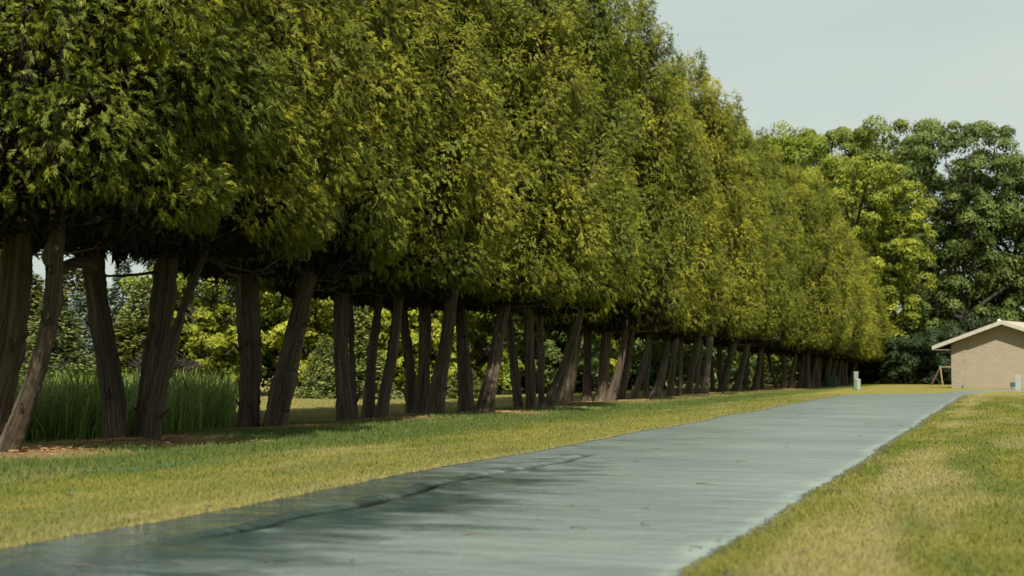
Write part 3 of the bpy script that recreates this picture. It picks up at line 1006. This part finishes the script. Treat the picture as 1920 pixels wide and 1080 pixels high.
stub_parts = [tube_arrays(catmull([(0, 0, 0), (.05, 0, .01), (.09 + .03*k, .01*k, .03)], 5), [.030, .024, .020, .017, .013], 7, .2, k) for k in range(3)]
stub_meshes = [np_mesh('branch_stub', V, F, M_bark, True, tint=K*0, uv=U_) for (V, F, U_, K) in stub_parts]

ORD = ['first', 'second', 'third', 'fourth', 'fifth', 'sixth', 'seventh', 'eighth', 'ninth', 'tenth', 'eleventh', 'twelfth', 'thirteenth', 'fourteenth',
       'fifteenth', 'sixteenth', 'seventeenth', 'eighteenth', 'nineteenth', 'twentieth', 'twenty-first', 'twenty-second', 'twenty-third', 'twenty-fourth',
       'twenty-fifth', 'twenty-sixth', 'twenty-seventh', 'twenty-eighth', 'twenty-ninth', 'thirtieth', 'thirty-first', 'thirty-second', 'thirty-third', 'thirty-fourth', 'thirty-fifth', 'thirty-sixth', 'thirty-seventh', 'thirty-eighth']
LOOKS = ['cedar with three leaning stems cut by the left edge of the photo',
         'cedar with two thick dark stems and a thin forked one before the tall grass',
         'cedar with one upright and one leaning stem just past the tall grass',
         'cedar with a thick pale stem and three slimmer ones fanned beside it',
         'cedar with three stems, the rightmost thick, leaning and knotted',
         'cedar with two stems splayed in a wide V, fifth clump from the left',
         'cedar with thin upright stems and one low stem swept far to the right',
         'cedar with a thick leaning stem beside a straight slim one',
         'cedar with three stems all tilting right, eighth clump from the left',
         'cedar with a pale sunlit knotty stem in its middle, ninth clump']
NT = len(trees)
for i, t_ in enumerate(trees):
    root = link('cedar_tree', None, None, tuple(t_['base'] * np.array([1, 1, 0])))
    ns = len(t_['stems'])
    word = {1: 'single-stemmed', 2: 'two-stemmed', 3: 'three-stemmed', 4: 'four-stemmed'}[ns]
    if i < len(LOOKS): lab = LOOKS[i]
    elif i == NT - 1: lab = 'last cedar of the row, its low crown drooping beyond the grey pedestals'
    elif i >= NT - 6: lab = f'{word} cedar near the green utility box, {ORD[NT-1-i]} from the far end'.replace('first from', 'next to last from')
    else: lab = f'{word} cedar deep in the row, {ORD[i]} trunk clump from the near end'
    tag(root, lab, 'tree', 'cedars in the long roadside row')
    b = t_['base'] * np.array([1, 1, 0])
    sides, rings = (26, 110) if i < 7 else ((16, 26) if i < 14 else (10, 14))
    for k, (P, rad) in enumerate(t_['stems']):
        pts = catmull(list(P - b), rings)
        rr = np.interp(np.linspace(0, 1, rings), np.linspace(0, 1, len(rad)), rad)
        gk = random.Random(i*10 + k)
        knots = [(gk.uniform(3.4, 6.0), gk.uniform(.2, 2.4), gk.uniform(.05, .10), gk.uniform(.02, .055)) for _ in range(9)]
        if i < 10: pts[1:-1] += np.array([[gk.gauss(0, .0035), gk.gauss(0, .0035), 0] for _ in range(rings-2)])
        V, F, U_, K = tube_arrays(pts, rr, sides, .10 if i < 14 else .08, i*5 + k, .30, knots)
        link('trunk', np_mesh('trunk', V, F, M_bark, True, tint=K, uv=U_), root)
    off = (t_['centre'] - b); off[2] = 0
    mesh = crowns_hi[i % 2] if i < 7 else (crowns_mid[i % 2] if i < 17 else crowns_lo[i % 2])
    cr = link('crown', mesh, root, tuple(off))
    cr.rotation_euler = (0, 0, random.uniform(0, 6.28))
    s = random.uniform(.96, 1.01)
    zs = random.uniform(.95, 1.04)
    if i in (7, 8, 9): s *= .92; zs *= .98
    if i > 20: zs *= .93
    if 10 <= i <= 14: s *= 1.06; zs *= 1.04
    if i == NT - 1: zs = .80; s = 1.1
    if i == NT - 2: zs = .90
    cr.scale = (s * (1 if random.random() < .5 else 1), s, zs)
    cr.location.z = float(np.interp(i, [0, 3, 8, 13, 20], [.20, .16, .06, -.12, -.2]))
    for k in range(9 if i < 5 else (5 if i < 11 else 0)):
        P_, r_ = random.choice(t_['stems']); zt = random.uniform(.3, 2.3)
        q = [np.interp(zt, P_[:, 2], P_[:, a]) for a in range(3)]
        ang = random.uniform(3.3, 6.1)
        rr_ = np.interp(zt, P_[:, 2], r_) * .90
        o = link('branch_stub', random.choice(stub_meshes), root)
        o.location = (q[0] - b[0] + math.cos(ang)*rr_, q[1] - b[1] + math.sin(ang)*rr_, zt)
        o.rotation_euler = (0, random.uniform(-.9, .1), ang)
        q = random.uniform(.6, 1.3); o.scale = (q, q, q)
    nb = 7 if i < 8 else (7 if i < 14 else 3)
    for k in range(nb):
        m = branch_meshes[random.randrange(6)]
        o = link('branch', m, root)
        st = random.choice(t_['stems'])[0]
        zt = random.uniform(2.15, 2.9)
        j = np.interp(zt, st[:, 2], np.arange(len(st)))
        p = st[int(j)] + (st[min(int(j)+1, len(st)-1)] - st[int(j)]) * (j - int(j)) - b
        o.location = tuple(p)
        o.rotation_euler = (random.uniform(-.1, .1), random.uniform(-.12, .12), random.uniform(0, 6.28))
        q = random.uniform(.45, .75) if i < 4 else random.uniform(.6, 1.05); o.scale = (q, q, q)
    if i == 1:      # the thick arched limb that crosses to the leaning stem on its left
        Y0 = 16.9
        P = [np.array(at(176, 498, Y0)), np.array(at(150, 492, Y0 - .2)), np.array(at(122, 500, Y0 - .8)), np.array(at(104, 512, Y0 - 1.6)), np.array(at(92, 505, Y0 - 2.2))]
        V, F, U_, K = tube_arrays(catmull([p - b for p in P], 16), np.linspace(.085, .045, 16), 10, .1, 3)
        link('limb', np_mesh('limb', V, F, M_bark, True, tint=K, uv=U_), root)
    if i == 2:      # bare crooked snag reaching left from the upright stem
        P = [np.array(at(*p)) for p in ((446, 520, 20.2), (425, 512, 19.9), (410, 497, 19.6), (392, 490, 19.3), (372, 494, 19.0))]
        parts = [tube_arrays(catmull([p - b for p in P], 14), np.linspace(.035, .010, 14), 7, .1, 4)]
        for (a0, a1, a2) in (((425, 512), (412, 520), (404, 530)), ((410, 497), (400, 480), (386, 474)), ((392, 490), (384, 478), (376, 470)), ((425, 512), (418, 500), (424, 488))):
            Q = [np.array(at(*a0, 19.8)), np.array(at(*a1, 19.7)), np.array(at(*a2, 19.6))]
            parts.append(tube_arrays(catmull([p - b for p in Q], 7), np.linspace(.014, .005, 7), 5, 0, 1))
        V, F, U_, K = join_arrays(parts)
        link('branch', np_mesh('branch', V, F, M_bark, True, tint=K*0, uv=U_), root)

# small fallen twigs on the grass and a few on the drive
parts = []
for k in range(170):
    r_ = 6 * (7 ** rng.random()); a = rng.uniform(-.40, .40)
    x0, y0 = r_*math.sin(a), r_*math.cos(a)
    u_, v_ = to_uv(x0, y0)
    if k % 3: v_ = rng.normal(0, 2.2); x0, y0 = to_xy(u_, v_)
    z0 = .012 if on_road(np.array([x0]), np.array([y0]))[0] else float(lawn_z(np.array([x0]), np.array([y0]))[0]) + .03
    b_ = rng.uniform(0, 6.28); l_ = rng.uniform(.04, .22)
    P = [(x0, y0, z0), (x0 + math.cos(b_)*l_*.5, y0 + math.sin(b_)*l_*.5, z0 + .012), (x0 + math.cos(b_ + .4)*l_, y0 + math.sin(b_ + .4)*l_, z0)]
    parts.append(tube_arrays(np.array(P), [.004, .0035, .002], 4))
V, F, U_, K = join_arrays(parts)
tag(link('fallen_twigs', np_mesh('fallen_twigs', V, F, M_twig)), 'small dead twigs scattered over the grass and drive', 'twigs', kind='stuff')

# ------------------------------------------------------------------ broadleaf trees
def leaf_cloud(g, cen, rad, per, size, up=.35, flat=.75):
    n = len(cen); pid = np.repeat(np.arange(n), per)
    N_ = len(pid)
    d = g.normal(size=(N_, 3)); d /= np.linalg.norm(d, axis=1)[:, None]
    d[:, 2] = np.where(g.random(N_) < .6, np.abs(d[:, 2]), d[:, 2])
    rr = g.uniform(.35, 1.05, N_) ** .5
    P = cen[pid] + d * (rad[pid] * rr)[:, None] * np.array([1, 1, flat])
    nrm = d + g.normal(size=(N_, 3))*.55 + np.array([0, 0, up]); nrm /= np.linalg.norm(nrm, axis=1)[:, None]
    a = np.cross(nrm, g.normal(size=(N_, 3))); a /= np.linalg.norm(a, axis=1)[:, None]
    b = np.cross(nrm, a)
    s = size * g.uniform(.6, 1.3, N_)[:, None]
    V = np.stack([P - a*s, P - b*s*.55 + nrm*s*.12, P + a*s, P + b*s*.55 + nrm*s*.12], 1).reshape(-1, 3)
    tint = np.clip(g.normal(.45, .18, N_) + g.normal(0, .14, n)[pid] + .1*d[:, 2], 0, 1)
    leaf_cloud.bough = np.repeat(d + g.normal(size=(N_, 3))*.2, 4, 0)
    return V, np.arange(4*N_).reshape(-1, 4), np.repeat(tint, 4)


def broadleaf(seed, H, Rc, base_frac, n_blob, per, leaf, blob_r, spread=1.0, skirt=False):
    """returns trunk mesh and crown mesh. The crown is a set of leaf clumps at the ends of limbs"""
    g = np.random.default_rng(seed)
    z0 = H * base_frac
    cen = []
    while len(cen) < n_blob:
        p = g.normal(size=3); p /= np.linalg.norm(p)
        rr = g.random() ** .38
        x, y, z = p * rr
        zz = z0 + (H - blob_r*.7 - z0) * (.5 + .5*math.sin(z*1.5708))
        w = 1.0 if z < 0 else math.sqrt(max(.05, 1 - (z*.5)**2))
        cen.append((x*Rc*w*(1 + .15*math.sin(3*math.atan2(y, x) + seed)), y*Rc*w, zz))
    cen = np.array(cen)
    rad = g.uniform(.6, 1.15, n_blob) * blob_r
    V, F, T = leaf_cloud(g, cen, rad, per, leaf)
    crown = np_mesh('leaf_crown', V, F, M_maple, tint=T, bough=leaf_cloud.bough)
    parts = []
    tr = H * .018 + .05
    tp = [np.array([0, 0, -.1]), np.array([.02*H*g.normal(), .02*H*g.normal(), z0*.6]), np.array([.03*H*g.normal(), .03*H*g.normal(), max(z0, H*.3)]), np.array([.03*H*g.normal(), .03*H*g.normal(), H*.7])]
    tc_ = catmull(tp, 16)
    parts.append(tube_arrays(tc_, np.linspace(tr, tr*.25, 16), 10, .1, seed, .4))
    for k in g.choice(n_blob, min(n_blob, 34), replace=False):
        c_ = cen[k]
        j = int(np.clip(np.searchsorted(tc_[:, 2], c_[2] - .35*np.hypot(c_[0], c_[1]) - .1*H), 3, 14))
        p = tc_[j]; mid = (p + c_)/2 + np.array([0, 0, .06*H*g.normal()*.4 - .02*H])
        parts.append(tube_arrays(catmull([p, mid, c_], 8), np.linspace(tr*.42, tr*.08, 8), 6, .05, int(k)))
    Vt, Ft, Ut, Kt = join_arrays(parts)
    return np_mesh('broadleaf_trunk', Vt, Ft, M_bark_dark, True, tint=Kt*0, uv=Ut), crown


big = [broadleaf(60 + k, 20, 7.2, .15, 240, 250, .135, 1.15) for k in range(3)]
mid = [broadleaf(70 + k, 9, 3.0, .06, 120, 165, .105, .62, skirt=True) for k in range(3)]


def tree(name, proto, Y, px, sc_xyz, material, label, cat='tree', group=None, rot=None, x=None, z=0.0):
    X = at(px, 700, Y).x if x is None else x
    zz = float(lawn_z(np.array([X]), np.array([Y]))[0]) - .05
    r = link(name, None, None, (X, Y, zz))
    r.rotation_euler = (0, 0, random.uniform(0, 6.28) if rot is None else rot)
    r.scale = sc_xyz
    tag(r, label, cat, group)
    link('trunk', proto[0], r)
    c = link('crown', proto[1], r)
    if material:
        c.material_slots[0].link = 'OBJECT'; c.material_slots[0].material = material
    return r


G1 = 'leafy trees along the far side of the field'
spec = [  # px, Y, scale xy, scale z, material, label
    (345, 60, .80, .95, M_maple, 'leafy green tree seen past the thin forked cedar stem'),
    (398, 55, .78, .78, M_lime, 'bright yellow-green tree left of the upright cedar trunk, above the tall grass'),
    (470, 64, .95, 1.05, M_maple, 'tall green tree hidden behind the upright trunk past the tall grass'),
    (520, 57, .72, .80, M_maple, 'green tree between the upright and the leaning trunk'),
    (592, 56, .80, .85, M_lime, 'yellow-green tree right of the first leaning trunk'),
    (655, 66, 1.0, 1.10, M_maple, 'green tree rising behind the small pale spruce'),
    (735, 62, .85, .95, M_maple, 'green tree behind the fanned slim stems'),
    (790, 58, .75, .85, M_lime, 'yellow-green tree behind the knotted three-stemmed cedar'),
    (860, 64, .9, 1.0, M_lime, 'yellow-green tree seen between the trunks of the wide V'),
    (925, 60, .75, .85, M_maple, 'green tree right of the wide V cedar'),
    (985, 70, .95, 1.05, M_lime, 'yellow-green tree behind the slim upright stems'),
    (1045, 62, .7, .8, M_darkgreen, 'dark green tree in the gap beside the far-swept low stem'),
    (1110, 70, .9, 1.0, M_lime, 'yellow-green tree behind the slim straight trunk, mid row'),
    (1175, 78, 1.0, 1.05, M_maple, 'green tree behind the eighth trunk clump'),
    (1240, 84, 1.05, 1.1, M_maple, 'green tree behind the pale sunlit trunk'),
    (1320, 96, 1.15, 1.2, M_maple, 'green tree behind the packed far trunks'),
    (1400, 108, 1.25, 1.25, M_lime, 'yellow-green tree behind the widest gap of the far trunks'),
    (1440, 118, 1.2, 1.2, M_maple, 'green tree showing in the last gap between far trunks'),
]
for k, (px, Y, sxy, sz, m_, lab) in enumerate(spec):
    tree('leafy_tree', mid[k % 3], Y, px, (sxy, sxy, sz), m_, lab, group=G1)

G2 = 'tall trees behind the garage'
spec = [
    (1380, 136, .95, 1.20, M_maple, 'green tree crown just breaking the skyline of the cedars'),
    (1460, 134, .95, 1.22, M_maple, 'mid-green tree whose top shows just above the far cedar tops'),
    (1545, 140, 1.0, 1.27, M_olive, 'olive tree peeping up left of the tallest crown'),
    (1605, 120, .88, .98, M_lime, 'bright yellow-green tree in front of the tall olive one'),
    (1690, 134, 1.02, 1.27, M_olive, 'tallest olive-green tree behind the garage roof'),
    (1800, 124, .95, 1.16, M_darkgreen, 'deep green tree standing above the left eave of the garage'),
    (1905, 130, 1.0, 1.05, M_darkgreen, 'dark green tree cut by the right edge above the roof ridge'),
    (2010, 126, 1.0, 1.0, M_darkgreen, 'dark green tree just beyond the right edge of the photo'),
]
for k, (px, Y, sxy, sz, m_, lab) in enumerate(spec):
    tree('tall_tree', big[k % 3], Y, px, (sxy, sxy, sz), m_, lab, group=G2)

# shrubs in the shade under them
G3 = 'dark shrubs under the tall trees'
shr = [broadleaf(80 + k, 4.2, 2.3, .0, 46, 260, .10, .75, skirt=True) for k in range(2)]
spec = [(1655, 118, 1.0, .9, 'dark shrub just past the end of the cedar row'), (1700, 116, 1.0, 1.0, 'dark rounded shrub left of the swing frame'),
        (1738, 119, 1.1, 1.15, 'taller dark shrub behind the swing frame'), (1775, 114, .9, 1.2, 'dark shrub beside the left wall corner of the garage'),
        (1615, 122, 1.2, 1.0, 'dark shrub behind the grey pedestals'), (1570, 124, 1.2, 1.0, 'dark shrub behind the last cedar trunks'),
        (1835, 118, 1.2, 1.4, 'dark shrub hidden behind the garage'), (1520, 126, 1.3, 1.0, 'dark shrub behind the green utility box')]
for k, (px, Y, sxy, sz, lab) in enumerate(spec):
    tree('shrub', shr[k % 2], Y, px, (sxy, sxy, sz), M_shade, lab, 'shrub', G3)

# ------------------------------------------------------------------ conifers
def conifer(seed, H, Rb, tiers, nb, per, size, droop, top_pow=.9):
    g = np.random.default_rng(seed)
    P, Dv, S = [], [], []
    limbs = []
    for t in range(tiers):
        f = t / tiers
        z = H * (.05 + .93*f) + g.normal(0, .006*H)
        R_ = Rb * (1 - f) ** top_pow * g.uniform(.85, 1.1) + .04*H*.2
        n = max(4, int(nb * (1 - f*.6)))
        for k in range(n):
            a = 2*np.pi*(k + g.random()*.8)/n + t*.9
            L_ = R_ * g.uniform(.8, 1.12)
            o = np.array([math.cos(a), math.sin(a), 0])
            tip = o*L_ + np.array([0, 0, z - droop*L_ + .15*L_])
            limbs.append((np.array([0, 0, z]), np.array([o[0]*L_*.5, o[1]*L_*.5, z - droop*L_*.7]), tip))
            m = int(per * (.35 + .65*(L_/Rb)))
            s_ = g.uniform(.25, 1.0, m) ** .7
            base = np.outer(s_, o*L_)
            base[:, 2] += z - droop*L_*s_*1.0 + .15*L_*s_**2
            wdt = .28 * L_ * (1 - s_*.55)
            tn = np.array([-o[1], o[0], 0])
            lat = g.uniform(-1, 1, m) * wdt
            base += np.outer(lat, tn); base[:, 2] += -np.abs(lat)*.25 + g.normal(-.04, .022*H, m)
            d = o*.9 + np.outer(np.sign(lat)*.7, tn) + g.normal(size=(m, 3))*.25 + np.array([0, 0, -.15])
            P.append(base); Dv.append(d); S.append(np.clip(s_, 0, 1))
    P = np.concatenate(P); Dv = np.concatenate(Dv); S = np.concatenate(S)
    Dv /= np.linalg.norm(Dv, axis=1)[:, None]; n = len(P)
    up = np.array([0, 0, 1.]) + g.normal(size=(n, 3))*.45
    sd = np.cross(Dv, up); sd /= np.linalg.norm(sd, axis=1)[:, None]
    s = size * g.uniform(.6, 1.4, n)[:, None]
    V = np.stack([P, P + Dv*s*.5 - sd*s*.26, P + Dv*s, P + Dv*s*.5 + sd*s*.26], 1).reshape(-1, 3)
    tint = np.clip(.15 + .55*S + g.normal(0, .16, n), 0, 1)
    bo = P * np.array([1, 1, 0]); bo /= np.linalg.norm(bo, axis=1)[:, None] + 1e-6; bo[:, 2] = .7
    bo += g.normal(size=(n, 3))*.3
    crown = np_mesh('conifer_crown', V, np.arange(4*n).reshape(-1, 4), M_pine, tint=np.repeat(tint, 4), bough=np.repeat(bo, 4, 0))
    parts = [tube_arrays(catmull([(0, 0, -.1), (0, 0, H*.5), (0, 0, H*.99)], 8), np.linspace(H*.018, .008, 8), 8, .05, seed)]
    for (a, b_, c_) in limbs[::3]: parts.append(tube_arrays(np.array([a, b_, c_]), [H*.005, H*.003, .003], 4))
    Vt, Ft, Ut, Kt = join_arrays(parts)
    return np_mesh('conifer_trunk', Vt, Ft, M_bark_dark, True, tint=Kt*0, uv=Ut), crown

spruce = [conifer(90 + k, 6, 1.9, 22, 13, 95, .17, .28) for k in range(2)]
pine = [conifer(95 + k, 7, 2.1, 18, 12, 120, .24, -.05, .6) for k in range(2)]
G4 = 'conifers beyond the tall grass'
spec = [(98, 46, 1.0, .66, spruce[0], M_palespruce, 'pale green spruce between the leaning stems and the thick dark trunk'),
        (148, 52, .85, .68, spruce[1], M_bluespruce, 'small bluish spruce skirting the thick dark trunk'),
        (228, 60, 1.0, 1.0, spruce[0], M_bluespruce, 'tall silvery blue spruce between the two thick dark stems'),
        (268, 58, .75, .70, pine[0], M_palespruce, 'thin tan-green conifer right of the blue spruce'),
        (250, 50, .9, .42, pine[1], M_pine, 'low spreading dark pine below the blue spruce'),
        (40, 66, 1.2, .84, pine[1], M_pine, 'olive pine against the sky near the left edge'),
        (85, 70, 1.1, .72, pine[0], M_pine, 'olive-brown pine behind the pale green spruce'),
        (140, 68, 1.2, .92, pine[1], M_pine, 'dark green pine rising under the arched limb'),
        (184, 66, 1.0, .75, pine[0], M_pine, 'olive pine hidden behind the thick dark trunk'),
        (318, 62, .9, .75, pine[0], M_pine, 'brownish pine behind the second thick dark stem'),
        (-20, 64, 1.2, 1.0, pine[0], M_pine, 'olive pine just outside the left edge'),
        (-90, 60, 1.2, 1.0, spruce[1], M_palespruce, 'pale spruce well outside the left edge'),
        (672, 50, .80, .60, spruce[1], M_palespruce, 'small pale grey-green spruce behind the gap in the fanned stems'),
        (608, 51, .6, .40, spruce[0], M_palespruce, 'low pale spruce left of the thick pale cedar stem'),
        (872, 51, .5, .24, spruce[0], M_palespruce, 'tiny sage-green spruce low in the wide V gap'),
        (1045, 66, .9, .9, pine[1], M_shade, 'very dark conifer in the gap by the swept low stem')]
for (px, Y, sxy, sz, pr, m_, lab) in spec:
    tree('spruce_tree' if pr in spruce else 'pine_tree', pr, Y, px, (sxy, sxy, sz), m_, lab, group=G4)
tree('shrub', shr[0], 40, 310, (.42, .42, .36), M_bark_dark, 'low brown bare shrub rising over the tall grass', 'shrub')

# scrub under the field-edge trees: one low mass nobody could count
g = np.random.default_rng(8)
tt_ = g.random(330)
sx = np.interp(tt_, [0, .25, .5, .8, 1], [-26, -12, -2, 10, 26]) + g.uniform(-1, 1, 330)
sy = np.interp(tt_, [0, .25, .5, .8, 1], [66, 61, 64, 80, 126]) + g.uniform(0, 7, 330)
V, F, T = leaf_cloud(g, np.stack([sx, sy, g.uniform(.2, 2.6, 330)], -1), g.uniform(.7, 1.3, 330), 110, .14)
tag(link('undergrowth', np_mesh('undergrowth', V, F, M_darkgreen, tint=T, bough=leaf_cloud.bough)), 'dense green scrub along the far edge of the field', 'undergrowth', kind='stuff')

# wooded rise far off: one mass
g = np.random.default_rng(5)
n = 260
hx = g.uniform(-260, 330, n); hy = 330 + g.uniform(-30, 60, n)
hz = lawn_z(hx, hy) + g.uniform(1.5, 7.0, n)
V, F, T = leaf_cloud(g, np.stack([hx, hy, hz], -1), g.uniform(5, 9, n), 90, 1.1)
tag(link('distant_woods', np_mesh('distant_woods', V, F, M_olive, tint=T, bough=leaf_cloud.bough)), 'far wooded rise beyond the field', 'woods', kind='stuff')

# ------------------------------------------------------------------ garage
PHI = R(38)
cL = ground(1786, 727.6)
garage = link('garage', None, None, (cL.x, cL.y, 0)); garage.rotation_euler = (0, 0, -PHI)
tag(garage, 'low tan brick garage with a shallow cream-edged gable roof', 'building')
W, HE, PIT, LEN, OE, OR = 6.56, 2.72, .345, 11.0, 1.0, .55     # width, eave height, pitch, length, overhangs
pk = HE + W/2*PIT
MB().prism([(0, 0, -.1), (W, 0, -.1), (W, 0, HE), (W/2, 0, pk), (0, 0, HE)], (0, LEN, 0)).build('wall', M_brick, garage)
MB().prism([(-.03, -.05, -.1), (.93, -.05, -.1), (.93, -.05, HE + .90*PIT - .05), (-.03, -.05, HE - .08)], (0, .30, 0)).build('corner_pier', M_pier, garage)
TH = .16
for sgn, x_e in ((-1, -OE), (1, W + OE)):
    def rz(x): return HE + .04 + (x if sgn < 0 else W - x) * PIT
    x0, x1 = (x_e, W/2)
    MB().prism([(x0, -OR, rz(x0)), (x1, -OR, rz(x1)), (x1, -OR, rz(x1) + TH), (x0, -OR, rz(x0) + TH)][::(1 if sgn < 0 else -1)], (0, LEN + 2*OR, 0)).build('roof', M_shingle, garage)
    # rake board along the gable and fascia along the eave
    MB().prism([(x0, -OR - .03, rz(x0) - .07), (x1, -OR - .03, rz(x1) - .07), (x1, -OR - .03, rz(x1) + TH + .012), (x0, -OR - .03, rz(x0) + TH + .012)][::(1 if sgn < 0 else -1)], (0, .028, 0)).build('fascia', M_fascia, garage, .004)
    xa, xb = (x_e - .03, x_e - .002) if sgn < 0 else (x_e + .002, x_e + .03)
    MB().box(xa, xb, -OR - .03, LEN + OR, rz(x_e) - .10, rz(x_e) + TH).build('fascia', M_fascia, garage, .004)
    a, b_ = (x_e, -.002) if sgn < 0 else (W + .002, x_e)
    MB().box(min(a, b_), max(a, b_), -OR + .01, LEN + OR - .01, rz(x_e) - .09, rz(x_e) - .06).build('soffit', M_soffit, garage)
MB().lathe([(.07, 0), (.07, .42), (.12, .43), (.12, .50), (.04, .56)], 14, (2.25, 2.0, HE + 2.25*PIT + TH)).build('vent_pipe', M_vent, garage)
MB().lathe([(.06, 0), (.06, .14)], 10, (.70, -.20, 0)).build('tap', M_meter, garage)

# electric meter post against the garage wall
p = ground(1909, 731.2)
mp_ = link('meter_post', None, None, (p.x, p.y, 0)); mp_.rotation_euler = (0, 0, -PHI)
tag(mp_, 'grey meter post with a small dark box by the garage wall', 'utility post')
MB().box(-.13, .13, -.06, .06, -.05, .82).build('post', M_metal, mp_, .01)
MB().box(-.40, -.14, -.10, .08, .16, .42).build('meter_box', M_meter, mp_, .015)
MB().bar((-.14, 0, .40), (-.02, -.07, .62), .04, .04).build('conduit', M_metal, mp_)
MB().bar((-.34, 0, -.05), (-.34, 0, .16), .035, .035).build('conduit', M_metal, mp_)

# A-frame swing
sw = link('swing_frame', None, None, tuple(ground(1757, 723.5)))
tag(sw, 'timber A-frame swing set half hidden behind the garage corner', 'swing')
b0 = Vector(sw.location)
def rel(px, py, Y): return at(px, py, Y) - b0
Y0 = b0.y
ap = rel(1763, 688, Y0)
for k in range(2):
    o2 = Vector((2.4, .4, 0)) * k
    MB().bar(rel(1745, 723.5, Y0 - .1) + o2, ap + o2, .075, .075).build('leg', M_woodred, sw)
    MB().bar(rel(1768, 724.5, Y0 - 1.0) + o2, ap + o2, .075, .075).build('leg', M_wood, sw)
    MB().box(ap.x - .10 + o2.x, ap.x + .10 + o2.x, ap.y - .07 + o2.y, ap.y + .07 + o2.y, ap.z - .08, ap.z + .09).build('bracket', M_bracket, sw, .01)
MB().bar(ap + Vector((.05, 0, 0)), ap + Vector((2.4, .4, .01)), .11, .08).build('beam', M_wood, sw)

# utility boxes on the verge
p = ground(1560.5, 725.6)
ub = link('utility_box', None, None, (p.x, p.y, 0)); ub.rotation_euler = (0, 0, -.3)
tag(ub, 'dark green utility cabinet with a peaked lid at the foot of the far cedars', 'utility box')
MB().box(-.30, .30, -.25, .25, -.03, .62).build('body', M_boxgreen, ub, .02)
MB().prism([(-.32, -.27, .62), (.32, -.27, .62), (.30, -.27, .68), (.08, -.27, .76), (-.08, -.27, .76), (-.30, -.27, .68)], (0, .54, 0)).build('lid', M_boxgreen, ub, .012)
MB().box(-.015, .015, -.285, -.27, .52, .60).build('latch', M_metal, ub)
p = ground(1605, 730.6)
pd = link('utility_pedestal', None, None, (p.x, p.y, 0))
tag(pd, 'tall square grey utility pedestal on the grass before the last cedar', 'utility post')
MB().box(-.12, .12, -.09, .09, -.03, .93).build('post', M_ped, pd, .012)
MB().box(-.13, .13, -.10, .10, .93, .985).build('cap', M_pedlight, pd, .012)
MB().box(-.09, .09, -.098, -.089, .10, .86).build('door', M_ped, pd, .003)
p = ground(1609, 731.6)
pc = link('cable_pedestal', None, None, (p.x, p.y, 0))
tag(pc, 'short round pale pedestal in front of the tall grey one', 'utility post')
MB().lathe([(.135, -.03), (.135, .50), (.145, .505), (.145, .56), (.12, .59), (.03, .605)], 24).build('housing', M_pedlight, pc)
MB().lathe([(.155, -.03), (.155, .07), (.14, .09)], 24).build('collar', M_ped, pc)
p = ground(1620, 719)
stk = MB().bar((0, 0, -.05), (.03, 0, .62), .035, .035).build('marker_stake', M_metal, None, 0, (p.x, p.y, 0))
tag(stk, 'thin grey marker stake right of the pedestals', 'stake')

# teal hose lying in the near lawn
HP = [(158, 889), (200, 885), (250, 882), (290, 880), (325, 876), (360, 873), (395, 870), (440, 868)]
HP = [np.array(ground(*p)) for p in HP]
hb = HP[0].copy()
for p in HP: p[2] = float(lawn_z(np.array([p[0]]), np.array([p[1]]))[0]) + .009 + random.uniform(-.010, .006)
V, F, U_, K = tube_arrays(catmull([p - hb for p in HP], 60), np.full(60, .011), 8)
ho = link('garden_hose', np_mesh('garden_hose', V, F, M_hose, True), None, tuple(hb))
tag(ho, 'thin teal garden hose lying in the shaded lawn by the near trunks', 'hose')
